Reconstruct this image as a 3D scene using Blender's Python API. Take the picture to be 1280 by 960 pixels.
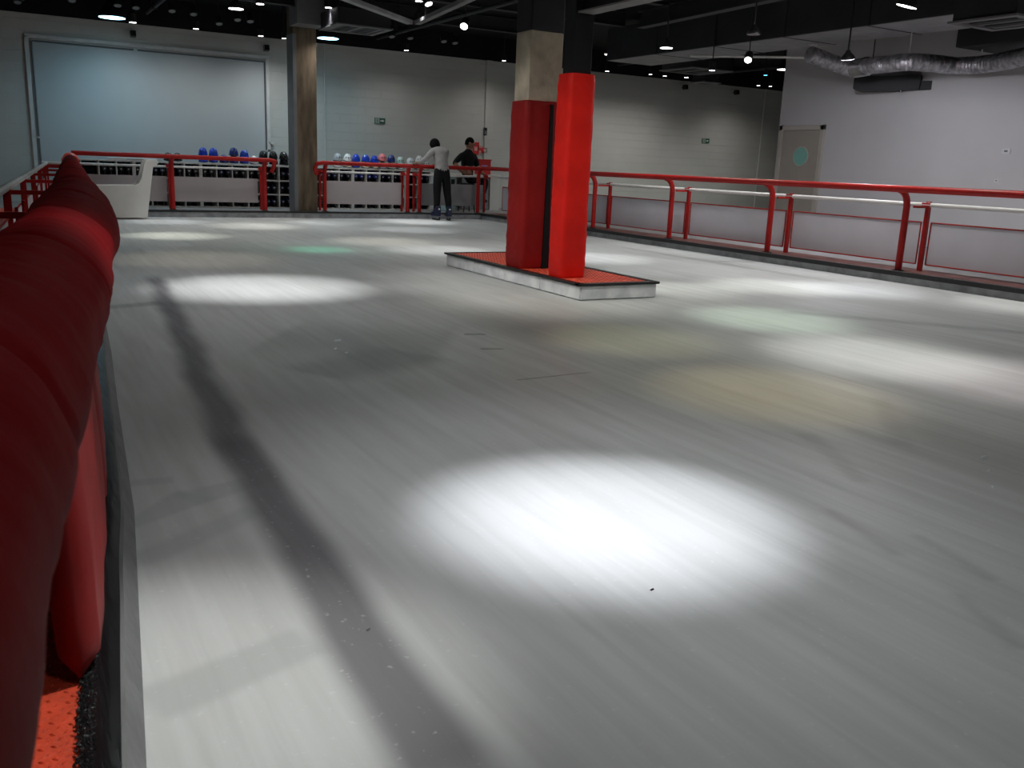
import bpy, bmesh, math, random
from mathutils import Vector, Matrix, noise
random.seed(7)
for o in list(bpy.data.objects): bpy.data.objects.remove(o)
S = bpy.context.scene
COL = S.collection
# ------------------------------------------------------------------ camera
F = 1130.0; CH = 1.2
AX = (0.87120532, -0.08168645, 0.484075)     # world X, Y, Z axes seen from the lens (right, down, forward)
AY = (-0.48932937, -0.22377868, 0.84289968)
AZ = (0.03947218, -0.9712108, -0.23492876)
cd = bpy.data.cameras.new('camera'); cam = bpy.data.objects.new('camera', cd); COL.objects.link(cam)
cd.sensor_width = 36; cd.lens = F / 1280 * 36; cd.clip_start = 0.02; cd.clip_end = 200
cam.matrix_world = Matrix(((AX[0], -AX[1], -AX[2], 0), (AY[0], -AY[1], -AY[2], 0), (AZ[0], -AZ[1], -AZ[2], CH), (0, 0, 0, 1)))
cd.dof.use_dof = True; cd.dof.focus_distance = 7.5; cd.dof.aperture_fstop = 14
S.camera = cam
# ------------------------------------------------------------------ world, exposure
W = bpy.data.worlds.new('world'); S.world = W; W.use_nodes = True
W.node_tree.nodes['Background'].inputs[0].default_value = (0.62, 0.72, 0.8, 1)
W.node_tree.nodes['Background'].inputs[1].default_value = 0.02
S.view_settings.view_transform = 'Standard'; S.view_settings.look = 'None'
S.view_settings.exposure = 0.0; S.view_settings.gamma = 1; S.view_settings.use_curve_mapping = False
AMB = 1.0      # strength of the general lamps
POOL = 1.0     # strength of the pool spots

def ray(px, py):
    d = (px - 640, py - 480, F)
    return Vector([sum(a * b for a, b in zip(A, d)) for A in (AX, AY, AZ)])
def at_z(px, py, z):
    r = ray(px, py); t = (z - CH) / r.z; return Vector((r.x * t, r.y * t, z))
def at_x(px, py, x):
    r = ray(px, py); t = x / r.x; return Vector((x, r.y * t, CH + r.z * t))
def at_y(px, py, y):
    r = ray(px, py); t = y / r.y; return Vector((r.x * t, y, CH + r.z * t))

# ------------------------------------------------------------------ materials
MATS = {}
def mat(name, col, rough=0.6, metal=0.0, spec=0.5, noise_amt=0.12, scale=6.0, bump=0.0, bscale=60.0, emit=None, est=0.0, coat=0.0, stretch=None, detail=4.0):
    m = bpy.data.materials.new(name); m.use_nodes = True
    nt = m.node_tree; b = nt.nodes['Principled BSDF']
    b.inputs['Roughness'].default_value = rough; b.inputs['Metallic'].default_value = metal
    b.inputs['Specular IOR Level'].default_value = spec; b.inputs['Coat Weight'].default_value = coat
    tc = nt.nodes.new('ShaderNodeTexCoord'); mp = nt.nodes.new('ShaderNodeMapping')
    nt.links.new(tc.outputs['Object'], mp.inputs[0])
    if stretch: mp.inputs['Scale'].default_value = stretch
    n = nt.nodes.new('ShaderNodeTexNoise'); n.inputs['Scale'].default_value = scale; n.inputs['Detail'].default_value = detail
    nt.links.new(mp.outputs[0], n.inputs['Vector'])
    r = nt.nodes.new('ShaderNodeValToRGB'); r.color_ramp.elements[0].position = 0.3; r.color_ramp.elements[1].position = 0.7
    k0 = 1 - noise_amt; k1 = 1 + noise_amt * 0.6
    r.color_ramp.elements[0].color = (col[0] * k0, col[1] * k0, col[2] * k0, 1)
    r.color_ramp.elements[1].color = (min(1, col[0] * k1), min(1, col[1] * k1), min(1, col[2] * k1), 1)
    nt.links.new(n.outputs[0], r.inputs[0]); nt.links.new(r.outputs[0], b.inputs['Base Color'])
    if bump:
        n2 = nt.nodes.new('ShaderNodeTexNoise'); n2.inputs['Scale'].default_value = bscale; n2.inputs['Detail'].default_value = 3
        nt.links.new(mp.outputs[0], n2.inputs['Vector'])
        bp = nt.nodes.new('ShaderNodeBump'); bp.inputs['Strength'].default_value = bump; bp.inputs['Distance'].default_value = 0.01
        nt.links.new(n2.outputs[0], bp.inputs['Height']); nt.links.new(bp.outputs[0], b.inputs['Normal'])
    if emit:
        b.inputs['Emission Color'].default_value = (*emit, 1); b.inputs['Emission Strength'].default_value = est
    MATS[name] = m; return m

mat('red_paint', (0.40, 0.014, 0.012), 0.42, spec=0.25, noise_amt=0.15, scale=9, bump=0.1, bscale=90)
mat('red_vinyl', (0.27, 0.010, 0.009), 0.5, spec=0.2, noise_amt=0.18, scale=3.0, bump=0.25, bscale=14, stretch=(1, 1, 1))
mat('dark_red_vinyl', (0.19, 0.005, 0.007), 0.65, spec=0.04, noise_amt=0.18, scale=2.0, bump=0.2, bscale=30)
mat('bright_red_vinyl', (0.72, 0.016, 0.010), 0.45, spec=0.2, noise_amt=0.15, scale=3.0, bump=0.2, bscale=14)
mat('orange_mat', (0.62, 0.06, 0.02), 0.5, noise_amt=0.25, scale=12, bump=0.3, bscale=120)
mat('orange_strap', (0.75, 0.05, 0.02), 0.4)
mat('black_rubber', (0.012, 0.012, 0.013), 0.38, spec=0.5, noise_amt=0.4, scale=20, bump=0.9, bscale=110)
mat('black_gloss', (0.006, 0.006, 0.007), 0.25, spec=0.4, noise_amt=0.3, scale=14, bump=0.25, bscale=20, stretch=(3, .4, 3))
mat('black_fabric', (0.008, 0.008, 0.010), 0.8, spec=0.2)
mat('black_steel', (0.012, 0.012, 0.013), 0.5, spec=0.4)
mat('dark_paint', (0.030, 0.028, 0.034), 0.6, spec=0.3)
mat('ceiling_black', (0.012, 0.012, 0.013), 0.8, spec=0.2, noise_amt=0.3, scale=1.5)
mat('duct_dark', (0.028, 0.029, 0.032), 0.6, spec=0.3, noise_amt=0.2, scale=2)
mat('duct_grey', (0.30, 0.30, 0.31), 0.6, noise_amt=0.2, scale=3)
mat('beam_grey', (0.16, 0.16, 0.165), 0.6, noise_amt=0.2, scale=3)
mat('white_metal', (0.72, 0.72, 0.70), 0.4, noise_amt=0.08)
mat('white_plastic', (0.72, 0.71, 0.67), 0.4, noise_amt=0.06, scale=3)
mat('panel_grey', (0.46, 0.42, 0.43), 0.45, noise_amt=0.06, scale=2)
mat('panel_dark', (0.24, 0.24, 0.25), 0.45, noise_amt=0.06, scale=2)
mat('panel_white', (0.62, 0.61, 0.66), 0.4, noise_amt=0.06, scale=2)
mat('kerb_grey', (0.34, 0.345, 0.36), 0.6, noise_amt=0.35, scale=7, bump=0.3, bscale=40)
mat('kerb_dark', (0.19, 0.19, 0.20), 0.6, noise_amt=0.3, scale=7, bump=0.3, bscale=40)
mat('kerb_white', (0.84, 0.87, 0.91), 0.5, noise_amt=0.3, scale=5, bump=0.15, bscale=30)
mat('deck_grey', (0.25, 0.24, 0.235), 0.6, noise_amt=0.25, scale=5, bump=0.2)
mat('deck_red', (0.17, 0.065, 0.055), 0.65, noise_amt=0.4, scale=6, bump=0.3)
mat('concrete', (0.60, 0.535, 0.41), 0.85, spec=0.2, noise_amt=0.35, scale=4, bump=0.5, bscale=30)
mat('concrete_brown', (0.135, 0.105, 0.072), 0.85, spec=0.2, noise_amt=0.45, scale=3, bump=0.5, bscale=25, stretch=(3, 3, .6))
mat('trunking', (0.62, 0.63, 0.63), 0.5, noise_amt=0.1)
mat('conduit_dark', (0.14, 0.15, 0.16), 0.5)
mat('screen_white', (0.47, 0.52, 0.54), 0.6, noise_amt=0.06, scale=.6)
mat('door_beige', (0.36, 0.33, 0.285), 0.5, noise_amt=0.08, scale=2)
mat('door_frame', (0.46, 0.43, 0.38), 0.5, noise_amt=0.08, scale=2)
mat('glass_teal', (0.20, 0.46, 0.40), 0.15, spec=0.6, noise_amt=0.08)
mat('chrome', (0.6, 0.6, 0.6), 0.25, metal=1.0)
mat('foil', (0.50, 0.49, 0.52), 0.35, metal=0.85, noise_amt=0.5, scale=12, bump=1.0, bscale=40)
mat('blue_plastic', (0.012, 0.06, 0.55), 0.2, spec=0.6, coat=.4)
mat('navy_plastic', (0.012, 0.03, 0.20), 0.25, spec=0.6, coat=.3)
mat('black_plastic', (0.010, 0.012, 0.013), 0.25, spec=0.5, coat=.3)
mat('white_shell', (0.75, 0.76, 0.76), 0.25, spec=0.5, coat=.3)
mat('grey_shell', (0.42, 0.44, 0.46), 0.3, spec=0.5)
mat('cream_shell', (0.72, 0.66, 0.50), 0.3, spec=0.5)
mat('mint_shell', (0.50, 0.66, 0.60), 0.3, spec=0.5)
mat('pink_shell', (0.85, 0.22, 0.24), 0.3, spec=0.5)
mat('dark_hole', (0.01, 0.01, 0.012), 0.7)
mat('skate_navy', (0.010, 0.017, 0.055), 0.35, spec=0.5)
mat('skate_black', (0.012, 0.015, 0.018), 0.35, spec=0.5)
mat('skate_blue', (0.02, 0.05, 0.32), 0.3, spec=0.5)
mat('pale_dot', (0.75, 0.76, 0.74), 0.4)
mat('shelf_white', (0.66, 0.66, 0.62), 0.45, noise_amt=0.06)
mat('shelf_back', (0.018, 0.020, 0.024), 0.7)
mat('sweater', (0.38, 0.37, 0.36), 0.9, spec=0.1, noise_amt=0.15, scale=12, bump=0.4, bscale=80)
mat('leggings', (0.008, 0.008, 0.009), 0.8, spec=0.2)
mat('tshirt', (0.010, 0.010, 0.012), 0.85, spec=0.15)
mat('trousers', (0.014, 0.014, 0.018), 0.85, spec=0.15)
mat('skin', (0.30, 0.155, 0.10), 0.55, spec=0.3, noise_amt=0.08)
mat('hair', (0.006, 0.005, 0.005), 0.9, spec=0.1)
mat('sign_green', (0.01, 0.10, 0.06), 0.5)
mat('sign_pale', (0.36, 0.46, 0.40), 0.5)
mat('sign_red', (0.60, 0.02, 0.02), 0.5)
mat('sign_pink', (0.62, 0.30, 0.28), 0.5)
mat('purple_box', (0.42, 0.30, 0.62), 0.5)
mat('teal_pale', (0.40, 0.54, 0.53), 0.5)
mat('ice_chip', (0.80, 0.84, 0.86), 0.3)
mat('steel_blade', (0.5, 0.5, 0.52), 0.3, metal=1)
def emis(name, col, st):
    return mat(name, (0.8, 0.8, 0.8), 0.5, emit=col, est=st)
emis('lamp_white', (1, 0.97, 0.95), 9)
emis('lamp_violet', (0.86, 0.84, 1.0), 9)
emis('lamp_cyan', (0.35, 0.80, 1.0), 10)
emis('lamp_blue', (0.1, 0.45, 1.0), 5)
mat('lamp_off', (0.22, 0.22, 0.22), 0.5)

def brick_wall_mat(name, col, amt):
    m = mat(name, col, 0.65, spec=0.25, noise_amt=0.10, scale=0.7)
    nt = m.node_tree; b = nt.nodes['Principled BSDF']
    tc = nt.nodes.new('ShaderNodeTexCoord'); mp = nt.nodes.new('ShaderNodeMapping'); mp.inputs['Rotation'].default_value = (math.pi / 2, 0, 0)
    nt.links.new(tc.outputs['Object'], mp.inputs[0])
    br = nt.nodes.new('ShaderNodeTexBrick'); br.inputs['Scale'].default_value = 1.0
    br.inputs['Brick Width'].default_value = 0.4; br.inputs['Row Height'].default_value = 0.2; br.inputs['Mortar Size'].default_value = 0.008
    nt.links.new(mp.outputs[0], br.inputs[0])
    bp = nt.nodes.new('ShaderNodeBump'); bp.inputs['Strength'].default_value = amt; bp.inputs['Distance'].default_value = 0.006; bp.invert = True
    nt.links.new(br.outputs['Fac'], bp.inputs['Height']); nt.links.new(bp.outputs[0], b.inputs['Normal'])
    return m
brick_wall_mat('wall_white', (0.56, 0.57, 0.54), 0.8)
mat('wall_plaster', (0.55, 0.545, 0.55), 0.7, spec=0.2, noise_amt=0.08, scale=0.6)

def ice_material():
    m = bpy.data.materials.new('ice'); m.use_nodes = True; nt = m.node_tree; N = nt.nodes.new; L = nt.links.new
    b = nt.nodes['Principled BSDF']
    tc = N('ShaderNodeTexCoord'); P = tc.outputs['Object']
    def mapping(scale, rz=0.0):
        mp = N('ShaderNodeMapping'); mp.inputs['Scale'].default_value = scale; mp.inputs['Rotation'].default_value = (0, 0, rz)
        L(P, mp.inputs[0]); return mp.outputs[0]
    def nz(vec, scale, detail=4, rough=.55):
        n = N('ShaderNodeTexNoise'); n.inputs['Scale'].default_value = scale; n.inputs['Detail'].default_value = detail; n.inputs['Roughness'].default_value = rough
        L(vec, n.inputs['Vector']); return n.outputs[0]
    def mr(v, a, b_, c=0.0, d=1.0, smooth=True):
        r = N('ShaderNodeMapRange'); r.interpolation_type = 'SMOOTHSTEP' if smooth else 'LINEAR'
        for i, x in zip((1, 2, 3, 4), (a, b_, c, d)): r.inputs[i].default_value = x
        L(v, r.inputs[0]); return r.outputs[0]
    def mth(op, a, b_=None):
        k = N('ShaderNodeMath'); k.operation = op
        for i, x in enumerate((a, b_)):
            if x is None: continue
            if isinstance(x, (int, float)): k.inputs[i].default_value = x
            else: L(x, k.inputs[i])
        return k.outputs[0]
    def mix(fac, c1, c2):
        x = N('ShaderNodeMix'); x.data_type = 'RGBA'
        if isinstance(fac, (int, float)): x.inputs[0].default_value = fac
        else: L(fac, x.inputs[0])
        for i, c in ((6, c1), (7, c2)):
            if isinstance(c, tuple): x.inputs[i].default_value = (*c, 1)
            else: L(c, x.inputs[i])
        return x.outputs[2]
    # resurfacing streaks along the rink, large worn patches
    rz = 0.05
    st1 = nz(mapping((3.2, .16, 1), rz), 2.6, 5, .6)
    st2 = nz(mapping((9, .5, 1), rz), 2.2, 4, .6)
    big = nz(mapping((1, .45, 1), rz), .55, 3, .5)
    c = mix(mr(st1, .32, .68), (0.49, 0.505, 0.493), (0.56, 0.58, 0.57))
    c = mix(mth('MULTIPLY', mr(st2, .46, .70), .15), c, (0.33, 0.345, 0.34))
    c = mix(mth('MULTIPLY', mr(big, .46, .64), .38), c, (0.33, 0.345, 0.33))
    # strokes: wet streaks and scrapes with shapes of their own
    sep = N('ShaderNodeSeparateXYZ')
    wob = N('ShaderNodeVectorMath'); wob.operation = 'ADD'; L(P, wob.inputs[0])
    wn = N('ShaderNodeTexNoise'); wn.inputs['Scale'].default_value = 1.1; wn.inputs['Detail'].default_value = 2; L(P, wn.inputs['Vector'])
    ws = N('ShaderNodeVectorMath'); ws.operation = 'SCALE'; ws.inputs['Scale'].default_value = .10
    wc = N('ShaderNodeVectorMath'); wc.operation = 'SUBTRACT'; wc.inputs[1].default_value = (.5, .5, .5)
    L(wn.outputs['Color'], wc.inputs[0]); L(wc.outputs[0], ws.inputs[0]); L(ws.outputs[0], wob.inputs[1])
    L(wob.outputs[0], sep.inputs[0]); X, Y = sep.outputs[0], sep.outputs[1]
    def stroke(a, b_, w0, w1, soft):
        ax, ay = a; bx_, by = b_; dx, dy = bx_ - ax, by - ay; l2 = dx * dx + dy * dy; l = math.sqrt(l2)
        px = mth('SUBTRACT', X, ax); py = mth('SUBTRACT', Y, ay)
        t = mth('DIVIDE', mth('ADD', mth('MULTIPLY', px, dx), mth('MULTIPLY', py, dy)), l2)
        d = mth('ABSOLUTE', mth('DIVIDE', mth('SUBTRACT', mth('MULTIPLY', px, dy), mth('MULTIPLY', py, dx)), l))
        w = mth('ADD', mth('MULTIPLY', t, w1 - w0), w0)
        inside = mr(mth('SUBTRACT', d, w), -soft * .5, soft * .5, 1, 0)
        ends = mth('MULTIPLY', mr(t, -.04, .06), mr(t, .92, 1.04, 1, 0))
        return mth('MULTIPLY', inside, ends)
    for a, b_, w0, w1, sf, col, k in STROKES:
        c = mix(mth('MULTIPLY', stroke(a, b_, w0, w1, sf), k), c, col)
    fine = nz(mapping((1, 1, 1)), 38, 3)
    c = mix(mth('MULTIPLY', mr(fine, .62, .74), .25), c, (0.74, 0.76, 0.76))
    L(c, b.inputs['Base Color'])
    L(mr(st2, .3, .7, .40, .58), b.inputs['Roughness'])
    b.inputs['Specular IOR Level'].default_value = .16
    bp = N('ShaderNodeBump'); bp.inputs['Strength'].default_value = .06; bp.inputs['Distance'].default_value = .01
    L(st2, bp.inputs['Height']); L(bp.outputs[0], b.inputs['Normal'])
    MATS['ice'] = m
DARK = (0.13, 0.125, 0.135)
STROKES = [((.30, 3.0), (.56, 3.22), .03, .09, .03, (.36, .39, .38), .55), ((.50, 3.17), (.86, 3.32), .08, .05, .04, (.36, .39, .38), .55), ((.28, 2.72), (.72, 3.0), .055, .05, .05, (.36, .39, .38), .5),
    ((.30, 3.42), (.5, 3.40), .03, .04, .03, (.36, .39, .38), .5), ((.20, 1.93), (.62, 2.07), .08, .08, .05, (.38, .40, .39), .6),
    ((.7, 7.6), (1.15, 7.75), .08, .10, .12, (.24, .26, .25), .6),
    ((1.6, 6.1), (2.6, 5.4), .5, .6, .8, (.22, .24, .225), .42), ((1.5, 4.9), (2.3, 5.3), .22, .3, .3, (.20, .22, .21), .45),
    ((3.2, 5.6), (4.6, 5.5), .35, .2, .5, (.26, .28, .26), .4), ((6.2, 5.9), (7.6, 4.3), .10, .10, .15, (.22, .24, .24), .4),
    ((2.5, 1.75), (2.62, 2.15), .03, .02, .06, (.30, .31, .30), .4), ((2.62, 1.5), (2.72, 1.85), .03, .02, .06, (.30, .31, .30), .4), ((2.3, 1.2), (2.42, 1.5), .03, .02, .06, (.30, .31, .30), .4),
    ((3.0, 2.3), (3.35, 2.95), .04, .05, .06, (.30, .31, .29), .3), ((3.6, 2.6), (4.3, 3.3), .05, .05, .08, (.30, .31, .29), .25),
    ((2.55, 4.38), (3.08, 4.40), .012, .012, .01, (.16, .17, .16), .55), ((2.9, 5.75), (3.05, 5.7), .03, .03, .03, (.15, .16, .15), .6), ((2.75, 5.25), (2.9, 5.2), .03, .02, .03, (.15, .16, .15), .6),
    ((1.32, 9.4), (.78, 3.4), .07, .085, .12, DARK, .86), ((.82, 3.9), (.70, 1.3), .08, .10, .10, DARK, .86)]
ice_material()

# ------------------------------------------------------------------ mesh helpers
class MB:
    def __init__(s): s.v = []; s.f = []
    def add(s, vs, fs):
        o = len(s.v); s.v += [tuple(v) for v in vs]; s.f += [tuple(i + o for i in f) for f in fs]; return s
    def box(s, a, b):
        x0, y0, z0 = a; x1, y1, z1 = b
        return s.add([(x0, y0, z0), (x1, y0, z0), (x1, y1, z0), (x0, y1, z0), (x0, y0, z1), (x1, y0, z1), (x1, y1, z1), (x0, y1, z1)],
                     [(3, 2, 1, 0), (4, 5, 6, 7), (0, 1, 5, 4), (1, 2, 6, 5), (2, 3, 7, 6), (3, 0, 4, 7)])
    def bar(s, p, q, w, h, up=(0, 0, 1)):
        p = Vector(p); q = Vector(q); t = (q - p).normalized(); u = Vector(up)
        if abs(t.dot(u)) > .98: u = Vector((0, 1, 0))
        sd = t.cross(u).normalized() * w / 2; u = sd.cross(t).normalized() * h / 2
        vs = [e + a * sd + b_ * u for e in (p, q) for a, b_ in ((-1, -1), (1, -1), (1, 1), (-1, 1))]
        return s.add(vs, [(0, 1, 2, 3), (7, 6, 5, 4), (0, 4, 5, 1), (1, 5, 6, 2), (2, 6, 7, 3), (3, 7, 4, 0)])
    def tube(s, pts, r, n=10, fr=None, caps=True):
        pts = [Vector(p) for p in pts]; rings = []; N = len(pts)
        up = Vector((0, 0, 1)); prev = None
        for i, p in enumerate(pts):
            t = (pts[min(i + 1, N - 1)] - pts[max(i - 1, 0)]).normalized()
            if prev is None:
                u = up if abs(t.dot(up)) < .95 else Vector((1, 0, 0))
                sd = t.cross(u).normalized()
            else:
                sd = (prev - t * prev.dot(t)).normalized()
            prev = sd; u = sd.cross(t).normalized()
            rr = r[i] if isinstance(r, (list, tuple)) else r
            rings.append([p + (sd * math.cos(2 * math.pi * k / n) + u * math.sin(2 * math.pi * k / n)) * (rr if fr is None else fr(i, 2 * math.pi * k / n) * rr) for k in range(n)])
        vs = [v for r_ in rings for v in r_]
        fs = [(i * n + k, i * n + (k + 1) % n, (i + 1) * n + (k + 1) % n, (i + 1) * n + k) for i in range(N - 1) for k in range(n)]
        if caps: fs += [tuple(range(n - 1, -1, -1)), tuple((N - 1) * n + k for k in range(n))]
        return s.add(vs, fs)
    def lathe(s, prof, n=16, o=(0, 0, 0), m=None):
        o = Vector(o); vs = []
        for r, z in prof:
            for k in range(n):
                v = Vector((r * math.cos(2 * math.pi * k / n), r * math.sin(2 * math.pi * k / n), z))
                vs.append((m @ v if m else v) + o)
        fs = [(i * n + k, i * n + (k + 1) % n, (i + 1) * n + (k + 1) % n, (i + 1) * n + k) for i in range(len(prof) - 1) for k in range(n)]
        fs += [tuple(range(n - 1, -1, -1)), tuple((len(prof) - 1) * n + k for k in range(n))]
        return s.add(vs, fs)
    def prism(s, poly, axis, a, b):
        n = len(poly); vs = []
        for t in (a, b):
            for u, w in poly: vs.append({'x': (t, u, w), 'y': (u, t, w), 'z': (u, w, t)}[axis])
        return s.add(vs, [tuple(range(n - 1, -1, -1)), tuple(range(n, 2 * n))] + [(i, (i + 1) % n, n + (i + 1) % n, n + i) for i in range(n)])
    def mesh(s, name, m, smooth=False, bevel=0.0, segs=2):
        me = bpy.data.meshes.new(name); me.from_pydata(s.v, [], s.f)
        bm = bmesh.new(); bm.from_mesh(me)
        bmesh.ops.recalc_face_normals(bm, faces=bm.faces)
        if bevel:
            es = [e for e in bm.edges if len(e.link_faces) == 2 and e.calc_face_angle(0) > .6]
            bmesh.ops.bevel(bm, geom=es, offset=bevel, segments=segs, profile=.6, affect='EDGES', clamp_overlap=True)
        bm.to_mesh(me); bm.free()
        me.materials.append(MATS[m])
        if smooth:
            me.polygons.foreach_set('use_smooth', [True] * len(me.polygons))
            if smooth != 'all': me.set_sharp_from_angle(angle=math.radians(40))
        return me
    def build(s, name, m, parent=None, **k):
        return link(name, s.mesh(name, m, **k), parent)
def link(name, data, parent=None, loc=None):
    o = bpy.data.objects.new(name, data); COL.objects.link(o)
    if parent: o.parent = parent
    if loc is not None: o.location = loc
    return o
def tag(o, label, cat, group=None, kind=None):
    o['label'] = label
    if cat: o['category'] = cat
    if group: o['group'] = group
    if kind: o['kind'] = kind
    return o
def thing(name, label, cat, loc=(0, 0, 0), rz=0.0, group=None):
    o = link(name, None); o.location = loc; o.rotation_euler = (0, 0, rz); return tag(o, label, cat, group)
def struct(name, mb, m, label, cat=None, **k):
    return tag(mb.build(name, m, **k), label, cat or name.split('_')[0].split('.')[0], kind='structure')
def copy_tree(o, parent=None):
    c = o.copy(); COL.objects.link(c); c.parent = parent
    for ch in list(o.children): copy_tree(ch, c)
    return c
ORD = ['first', 'second', 'third', 'fourth', 'fifth', 'sixth', 'seventh', 'eighth', 'ninth', 'tenth', 'eleventh', 'twelfth', 'thirteenth', 'fourteenth', 'fifteenth', 'sixteenth', 'seventeenth', 'eighteenth', 'nineteenth', 'twentieth', 'twenty-first', 'twenty-second', 'twenty-third', 'twenty-fourth', 'twenty-fifth']
DZ = 0.13                         # deck height above the ice
BY = 18.25                        # back edge of the ice
RX = 9.52                         # right edge of the ice
EDGE = [(-.02, -1.0), (0, 0), (.17, 1.71), (.33, 3.14), (.45, 4.69), (.55, 5.88), (1.42, BY)]   # left edge of the ice
def edge_x(y):
    for (x0, y0), (x1, y1) in zip(EDGE, EDGE[1:]):
        if y <= y1: return x0 + (x1 - x0) * (y - y0) / (y1 - y0)
    return EDGE[-1][0]
# ------------------------------------------------------------------ setting
CZ = 4.25
struct('floor', MB().add([(-.6, -1.5, 0), (RX + .05, -1.5, 0), (RX + .05, BY + .05, 0), (-.6, BY + .05, 0)], [(0, 1, 2, 3)]), 'ice', 'worn grey white skating ice with dark streaks', 'ice')
struct('floor', MB().box((-6, -1.6, -.12), (24, 21.2, -.02)), 'deck_grey', 'concrete slab under the rink', 'floor')
lp = EDGE + [(-5, BY), (-5, -1.0)]
struct('floor', MB().prism([(x - .06, y) for x, y in EDGE] + [(-5, BY), (-5, -1.0)], 'z', -.03, DZ - .012), 'kerb_grey', 'grey walkway deck left of the ice behind the padded rail', 'floor')
struct('floor', MB().box((-5, BY, -.03), (23, 21, DZ - .012)), 'deck_grey', 'grey walkway deck behind the far barrier', 'floor')
struct('floor', MB().box((RX, -1.5, -.03), (14.1, BY, DZ - .012)), 'deck_grey', 'grey walkway deck behind the right barrier', 'floor')
struct('floor', MB().box((14.1, 13.9, -.03), (23, BY, DZ - .012)), 'deck_grey', 'grey floor around the corner past the door', 'floor')
struct('trim_1', MB().box((RX - .012, -1.5, 0.0), (RX + .01, BY, DZ - .03)), 'kerb_grey', 'frosted grey kerb face along the right side of the ice', 'kerb')
struct('trim_2', MB().box((1.38, BY - .012, 0.0), (RX, BY + .01, DZ - .03)), 'kerb_grey', 'grey kerb face along the far end of the ice', 'kerb')
struct('trim_3', MB().box((RX - .035, -1.5, DZ - .05), (RX + .06, BY, DZ + .006)), 'black_rubber', 'black rubber edging along the right kerb', 'edging', bevel=.008)
struct('trim_4', MB().box((1.38, BY - .03, DZ - .035), (RX, BY + .05, DZ)), 'black_rubber', 'black rubber edging along the far kerb', 'edging', bevel=.008)
struct('floor', MB().box((RX + .05, -1.5, DZ - .012), (RX + .62, BY + .05, DZ - .002)), 'deck_red', 'worn dull red rubber strip under the right barrier', 'floor')
struct('ceiling', MB().box((-6, -2, CZ), (24, 21.2, CZ + .1)), 'ceiling_black', 'flat black ceiling', 'ceiling')
WT = 3.7
struct('wall_back', MB().box((-5, 21, DZ - .05), (23, 21.2, WT)), 'wall_white', 'white painted block wall at the far end', 'wall')
struct('wall_back', MB().box((-5, 20.97, WT), (23, 21.2, CZ)), 'ceiling_black', 'black painted band along the top of the far wall', 'wall')
WX = 14.0
struct('wall_right', MB().box((WX, -1.5, -.03), (WX + .2, 13.95, CZ)), 'wall_plaster', 'plain white wall with the beige door on the right', 'wall')
struct('wall_right', MB().box((WX + .2, 13.75, -.03), (23, 13.95, CZ)), 'wall_plaster', 'white return wall round the corner past the door', 'wall')
struct('wall_end', MB().box((23, 13.75, -.03), (23.2, 21.2, CZ)), 'wall_white', 'white wall closing the far right corner', 'wall')
struct('wall_left', MB().box((-5.2, -1.6, -.03), (-5, 21.2, CZ)), 'wall_plaster', 'white wall beyond the left walkway', 'wall')
struct('wall_front', MB().box((-5, -1.7, -.03), (14.2, -1.5, CZ)), 'wall_plaster', 'white wall behind the viewer', 'wall')
# pilaster and conduits on the back wall
p = at_y(613, 100, 20.95)
struct('trim_5', MB().box((p.x - .12, 20.93, DZ), (p.x + .05, 21, WT)), 'wall_white', 'shallow white pilaster on the far wall behind the red column pads', 'pilaster')
def conduit(px, y0, z0, z1, label, m='conduit_dark', r=.012):
    q = at_y(px, 120, y0); tag(MB().tube([(q.x, y0 - .015, z0), (q.x, y0 - .015, z1)], r, 8).build('conduit', m), label, 'conduit')
conduit(608.5, 20.98, 1.95, WT, 'thin dark conduit on the far wall beside the pilaster, behind the seated man')
conduit(405.5, 20.98, DZ, WT, 'thin vertical conduit on the far wall just right of the concrete pillar', 'trunking')
conduit(956, 20.98, DZ, WT, 'thin vertical conduit on the far wall near the beige door', 'trunking', .02)
# ------------------------------------------------------------------ lamps
def spot(parent, loc, aim, watts, ang, col, blend=1.0, r=.06):
    l = bpy.data.lights.new('lamp_light', 'SPOT'); l.energy = watts; l.spot_size = math.radians(ang); l.spot_blend = blend; l.color = col; l.shadow_soft_size = r
    o = bpy.data.objects.new('lamp_light', l); COL.objects.link(o); o.parent = parent
    d = (Vector(aim) - Vector(loc)); o.rotation_mode = 'QUATERNION'; o.rotation_quaternion = d.to_track_quat('-Z', 'Y')
    o.location = Vector(loc) - parent.location
    return o
def aimed(d): return Vector(d).to_track_quat('-Z', 'Y').to_matrix()
MESH = {}
def shared(key, fn):
    if key not in MESH: MESH[key] = fn()
    return MESH[key]
def pendant(loc, rad, label, face='lamp_white', watts=0, ang=130, col=(1, .97, .94), aim=None, group=None, tilt=(0, 0, -1), name='pendant_lamp', blend=1.0):
    loc = Vector(loc); t = thing(name, label, 'lamp', loc, group=group); m = aimed(tilt); R = rad
    MB().lathe([(R, 0), (R * 1.02, .02), (R * .8, R * .55), (R * .4, R * .95), (R * .25, R * 1.3)], 20, (0, 0, 0), m).build('shade', 'black_steel', t, smooth=True)
    MB().lathe([(R * .93, -.004), (R * .93, .004)], 20, (0, 0, 0), m).build('lens', face, t)
    MB().tube([m @ Vector((0, 0, R * 1.2)), (0, 0, CZ - loc.z)], .012, 6).build('suspension_rod', 'black_steel', t)
    if watts: spot(t, loc + Vector(tilt).normalized() * .03, aim or (loc + Vector(tilt)), watts, ang, col, blend, r=R * .8)
    return t
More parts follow.
